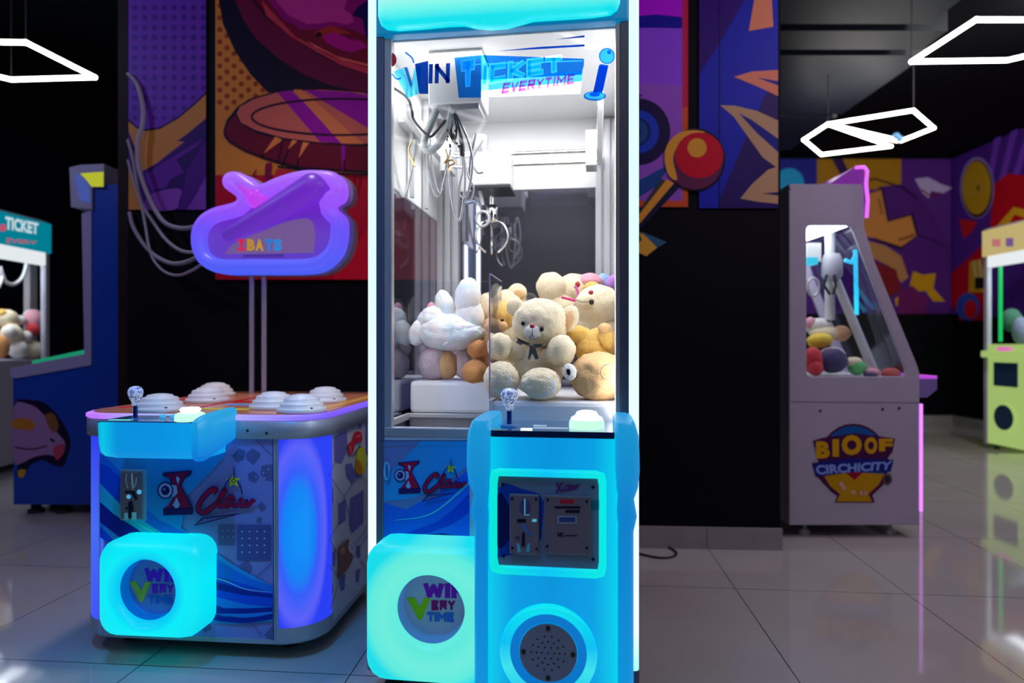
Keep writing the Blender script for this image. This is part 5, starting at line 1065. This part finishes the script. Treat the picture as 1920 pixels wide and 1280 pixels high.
A.p([(25,762),(55,758),(75,770),(92,790),(108,812),(122,830),(118,852),(105,855),(85,852),(60,858),(40,868),(25,862)], I(100,75,105), 3).p([(25,786),(50,784),(66,795),(58,806),(25,802)], I(120,75,25), 3).p([(84,780),(100,775),(110,800),(98,810)], I(85,55,30), 3).line([(28,838),(60,842),(88,835)], 3, I(60,20,50), 3).p([(100,840),(120,832),(118,850),(106,862)], I(120,40,60), 3).line([(94,822),(102,828)], 4, I(20,10,30)).p([(33,882),(48,880),(45,893),(36,895)], I(120,100,30), 2)
A.build('dog_sticker', bm_)
for px in (68, 120):
    for y in (.07, BD-.07): q = BM.on(px, 950, y); MB().lathe([(.05, 0), (.05, .02), (.03, .03), (.03, .075)], (q.x, y, 0), M['rubber'], 14).build('foot', bm_)
for y in (.07, BD-.07): MB().lathe([(.05, 0), (.05, .02), (.03, .03), (.03, .075)], (.66, y, 0), M['rubber'], 14).build('foot', bm_)

# ================================================================== far claw cabinets seen obliquely
def farclaw(fr, name, label, w_, h, frame_m, low_m, lit, mq_m, win_z, dep=.8, cells=0):
    e = fr.empty(name); tag(e, label, 'claw machine')
    for x in (0, w_-.05):
        for y in (0, dep-.05): part('post', e, (x, y, .05), (x+.05, y+.05, h), frame_m, .004)
    part('lower_cabinet', e, (.0, .01, .06), (w_, dep, win_z), low_m, .01); part('marquee', e, (0, -.02, h-.30), (w_, .05, h-.02), mq_m, .006); part('roof', e, (0, 0, h-.03), (w_, dep, h), frame_m)
    part('interior_light', e, (.08, .06, h-.36), (w_-.08, .30, h-.34), emis('far_cabinet_light', (.95, 1, 1, 1), 5), 0); part('rear_wall', e, (.05, dep-.04, win_z), (w_-.05, dep-.01, h-.03), lit, 0)
    part('header', e, (.05, 0, h-.42), (w_-.05, .04, h-.30), emis('lit_header', (.85, .9, .92, 1), .9)); ld = bpy.data.lights.new('cabinet_light', 'AREA'); ld.energy = 9; ld.size = .6; lo_ = bpy.data.objects.new('cabinet_light', ld); COL.objects.link(lo_); lo_.parent = e; lo_.location = (w_/2, .35, h-.38); MB().box((.05, .02, win_z), (w_-.05, .024, h-.42), glass('far_glass', (.95, .97, 1, 1), .03)).build('front_glass', e)
    for x in (.08, w_-.08):
        for y in (.08, dep-.08): MB().lathe([(.03, 0), (.03, .02), (.012, .03), (.012, .07)], (x, y, 0), M['rubber'], 12).build('foot', e)
    return e
LF = Fr(-4.40, 4.75, 90); lf = farclaw(LF, 'claw_machine', 'white claw machine full of plush toys cut off at the left edge', 1.34, 2.28, mat('white_frame', (.5, .5, .6, 1), .4), mat('white_lower_body', (.45, .44, .55, 1), .4), mat('inner_dark_red', (.08, .03, .06, 1), .5), emis('marquee_teal', S(0, 130, 150), .9), .98)
A = Art(LF, -.0205, step=.0006)
A.text('TICKET', [(10,405),(72,418),(72,440),(10,430)], emis('far_letter_white', S(200, 225, 235), .9), .04).text('EVERY', [(12,446),(70,452),(70,458),(12,455)], emis('far_letter_pink', S(200, 90, 120), .8), .02).c(5, 427, 7, emis('far_letter_pink', S(200, 90, 120), .8)); A.build('marquee_print', lf)
for pts, y in (([(0,500),(8,525),(25,533),(42,520),(50,495)], .2), ([(-30,500),(-20,530),(-5,540),(6,515)], .2)): MB().tube(cat([LF.on(a, b, y) for a, b in pts], 5, False), .016, M['alu'], 8).build('cable', lf)
MB().box(tuple(LF.on(56, 655, .3)), tuple(LF.on(70, 495, .3)+Vector((0, .06, 0))), M['alu']).build('inner_post', lf)
gl_ = 'soft toys in the left edge machine'
for lab, ps in (('cream plush under the yellow one in the left edge machine', [('body',22,628,.16,19,18,22,0,CRM),('head',20,622,.12,12,10,12,0,WHT)]), ('yellowish plush at the top left in the left edge machine', [('body',14,598,.22,20,16,18,0,CRM),('ear',4,588,.22,8,8,9,0,YEL)]),
    ('pink plush on top at the right post of the left edge machine', [('body',64,600,.18,20,16,20,0,PNK),('head',62,590,.2,17,14,10,0,WHT)]), ('red and white plush in the middle of the left edge machine', [('body',62,618,.12,13,12,12,0,REDP),('arm',50,630,.12,9,9,10,0,WHT)]),
    ('pale plush at the bottom right of the left edge machine', [('body',60,655,.14,22,18,18,0,CRM)]), ('brown orange plush at the bottom left of the left edge machine', [('body',2,650,.10,12,14,22,0,ORG)]), ('white plush low between cream and pale ones in the left edge machine', [('body',34,655,.12,16,16,18,0,WHT),('ear',38,600,.2,9,9,9,0,WHT)])):
    plush(LF, 'plush_toy', lab, ps, (ps[0][1], ps[0][2]+ps[0][6], ps[0][3]), 'soft toy', gl_, 3)
YG = emis('yellow_green_skin', S(165, 195, 110), .85); RF = Fr(5.10, 6.92, -90)
rf = farclaw(RF, 'claw_machine', 'pale yellow-green lit claw machine at the right edge', 1.4, 2.36, mat('white_frame', (.5, .5, .6, 1), .4), YG, mat('inner_dark_blue', (.03, .05, .12, 1), .4), emis('marquee_cream', S(200, 180, 120), .85), 1.12)
for px in (1876,): MB().tube([RF.on(px, 500, .1), RF.on(px, 640, .1)], .018, emis('green_led', S(20, 185, 90), 1.2), 8).build('green_led', rf)
A = Art(RF, -.0205, step=.001); A.p(box_q(1860, 448, 1876, 462), emis('mq_a', S(200, 120, 120), .8)).p(box_q(1886, 446, 1900, 462), emis('mq_b', S(120, 90, 150), .8)).build('marquee_print', rf)
part('control_deck', rf, (.02, -.05, .98), (1.38, .02, 1.05), YG, .01); MB().box((.25, -.045, 1.05), (.40, -.005, 1.09), emis('deck_pink_l', S(230, 110, 190), .9)).build('deck_light', rf)
dkb = mat('dark_blue_inset', (.02, .06, .14, 1), .3)
for k in range(3): part('inset_panel', rf, (.14+.45*k, -.004, .68), (.46+.45*k, .012, .93), dkb, .01); MB().lathe([(.13, -.012), (.13, .012)], (.29+.45*k, 0, .36), dkb, 28, 'y').build('round_opening', rf); MB().lathe([(.15, -.008), (.15, .012)], (.29+.45*k, 0, .36), YG, 28, 'y').build('opening_ring', rf)
grpr = 'soft toys in the right edge machine'
for lab, ps in (('dark green plush in the right edge machine', [('body',1896,600,.3,18,16,22,0,plushm('plush_dark_green', (.05, .2, .12, 1)))]), ('grey blue plush at the far right edge machine', [('body',1914,620,.25,14,14,26,0,plushm('plush_grey_blue', (.2, .25, .35, 1)))])):
    plush(RF, 'plush_toy', lab, ps, (ps[0][1], ps[0][2]+ps[0][6], ps[0][3]), 'soft toy', grpr, 3)
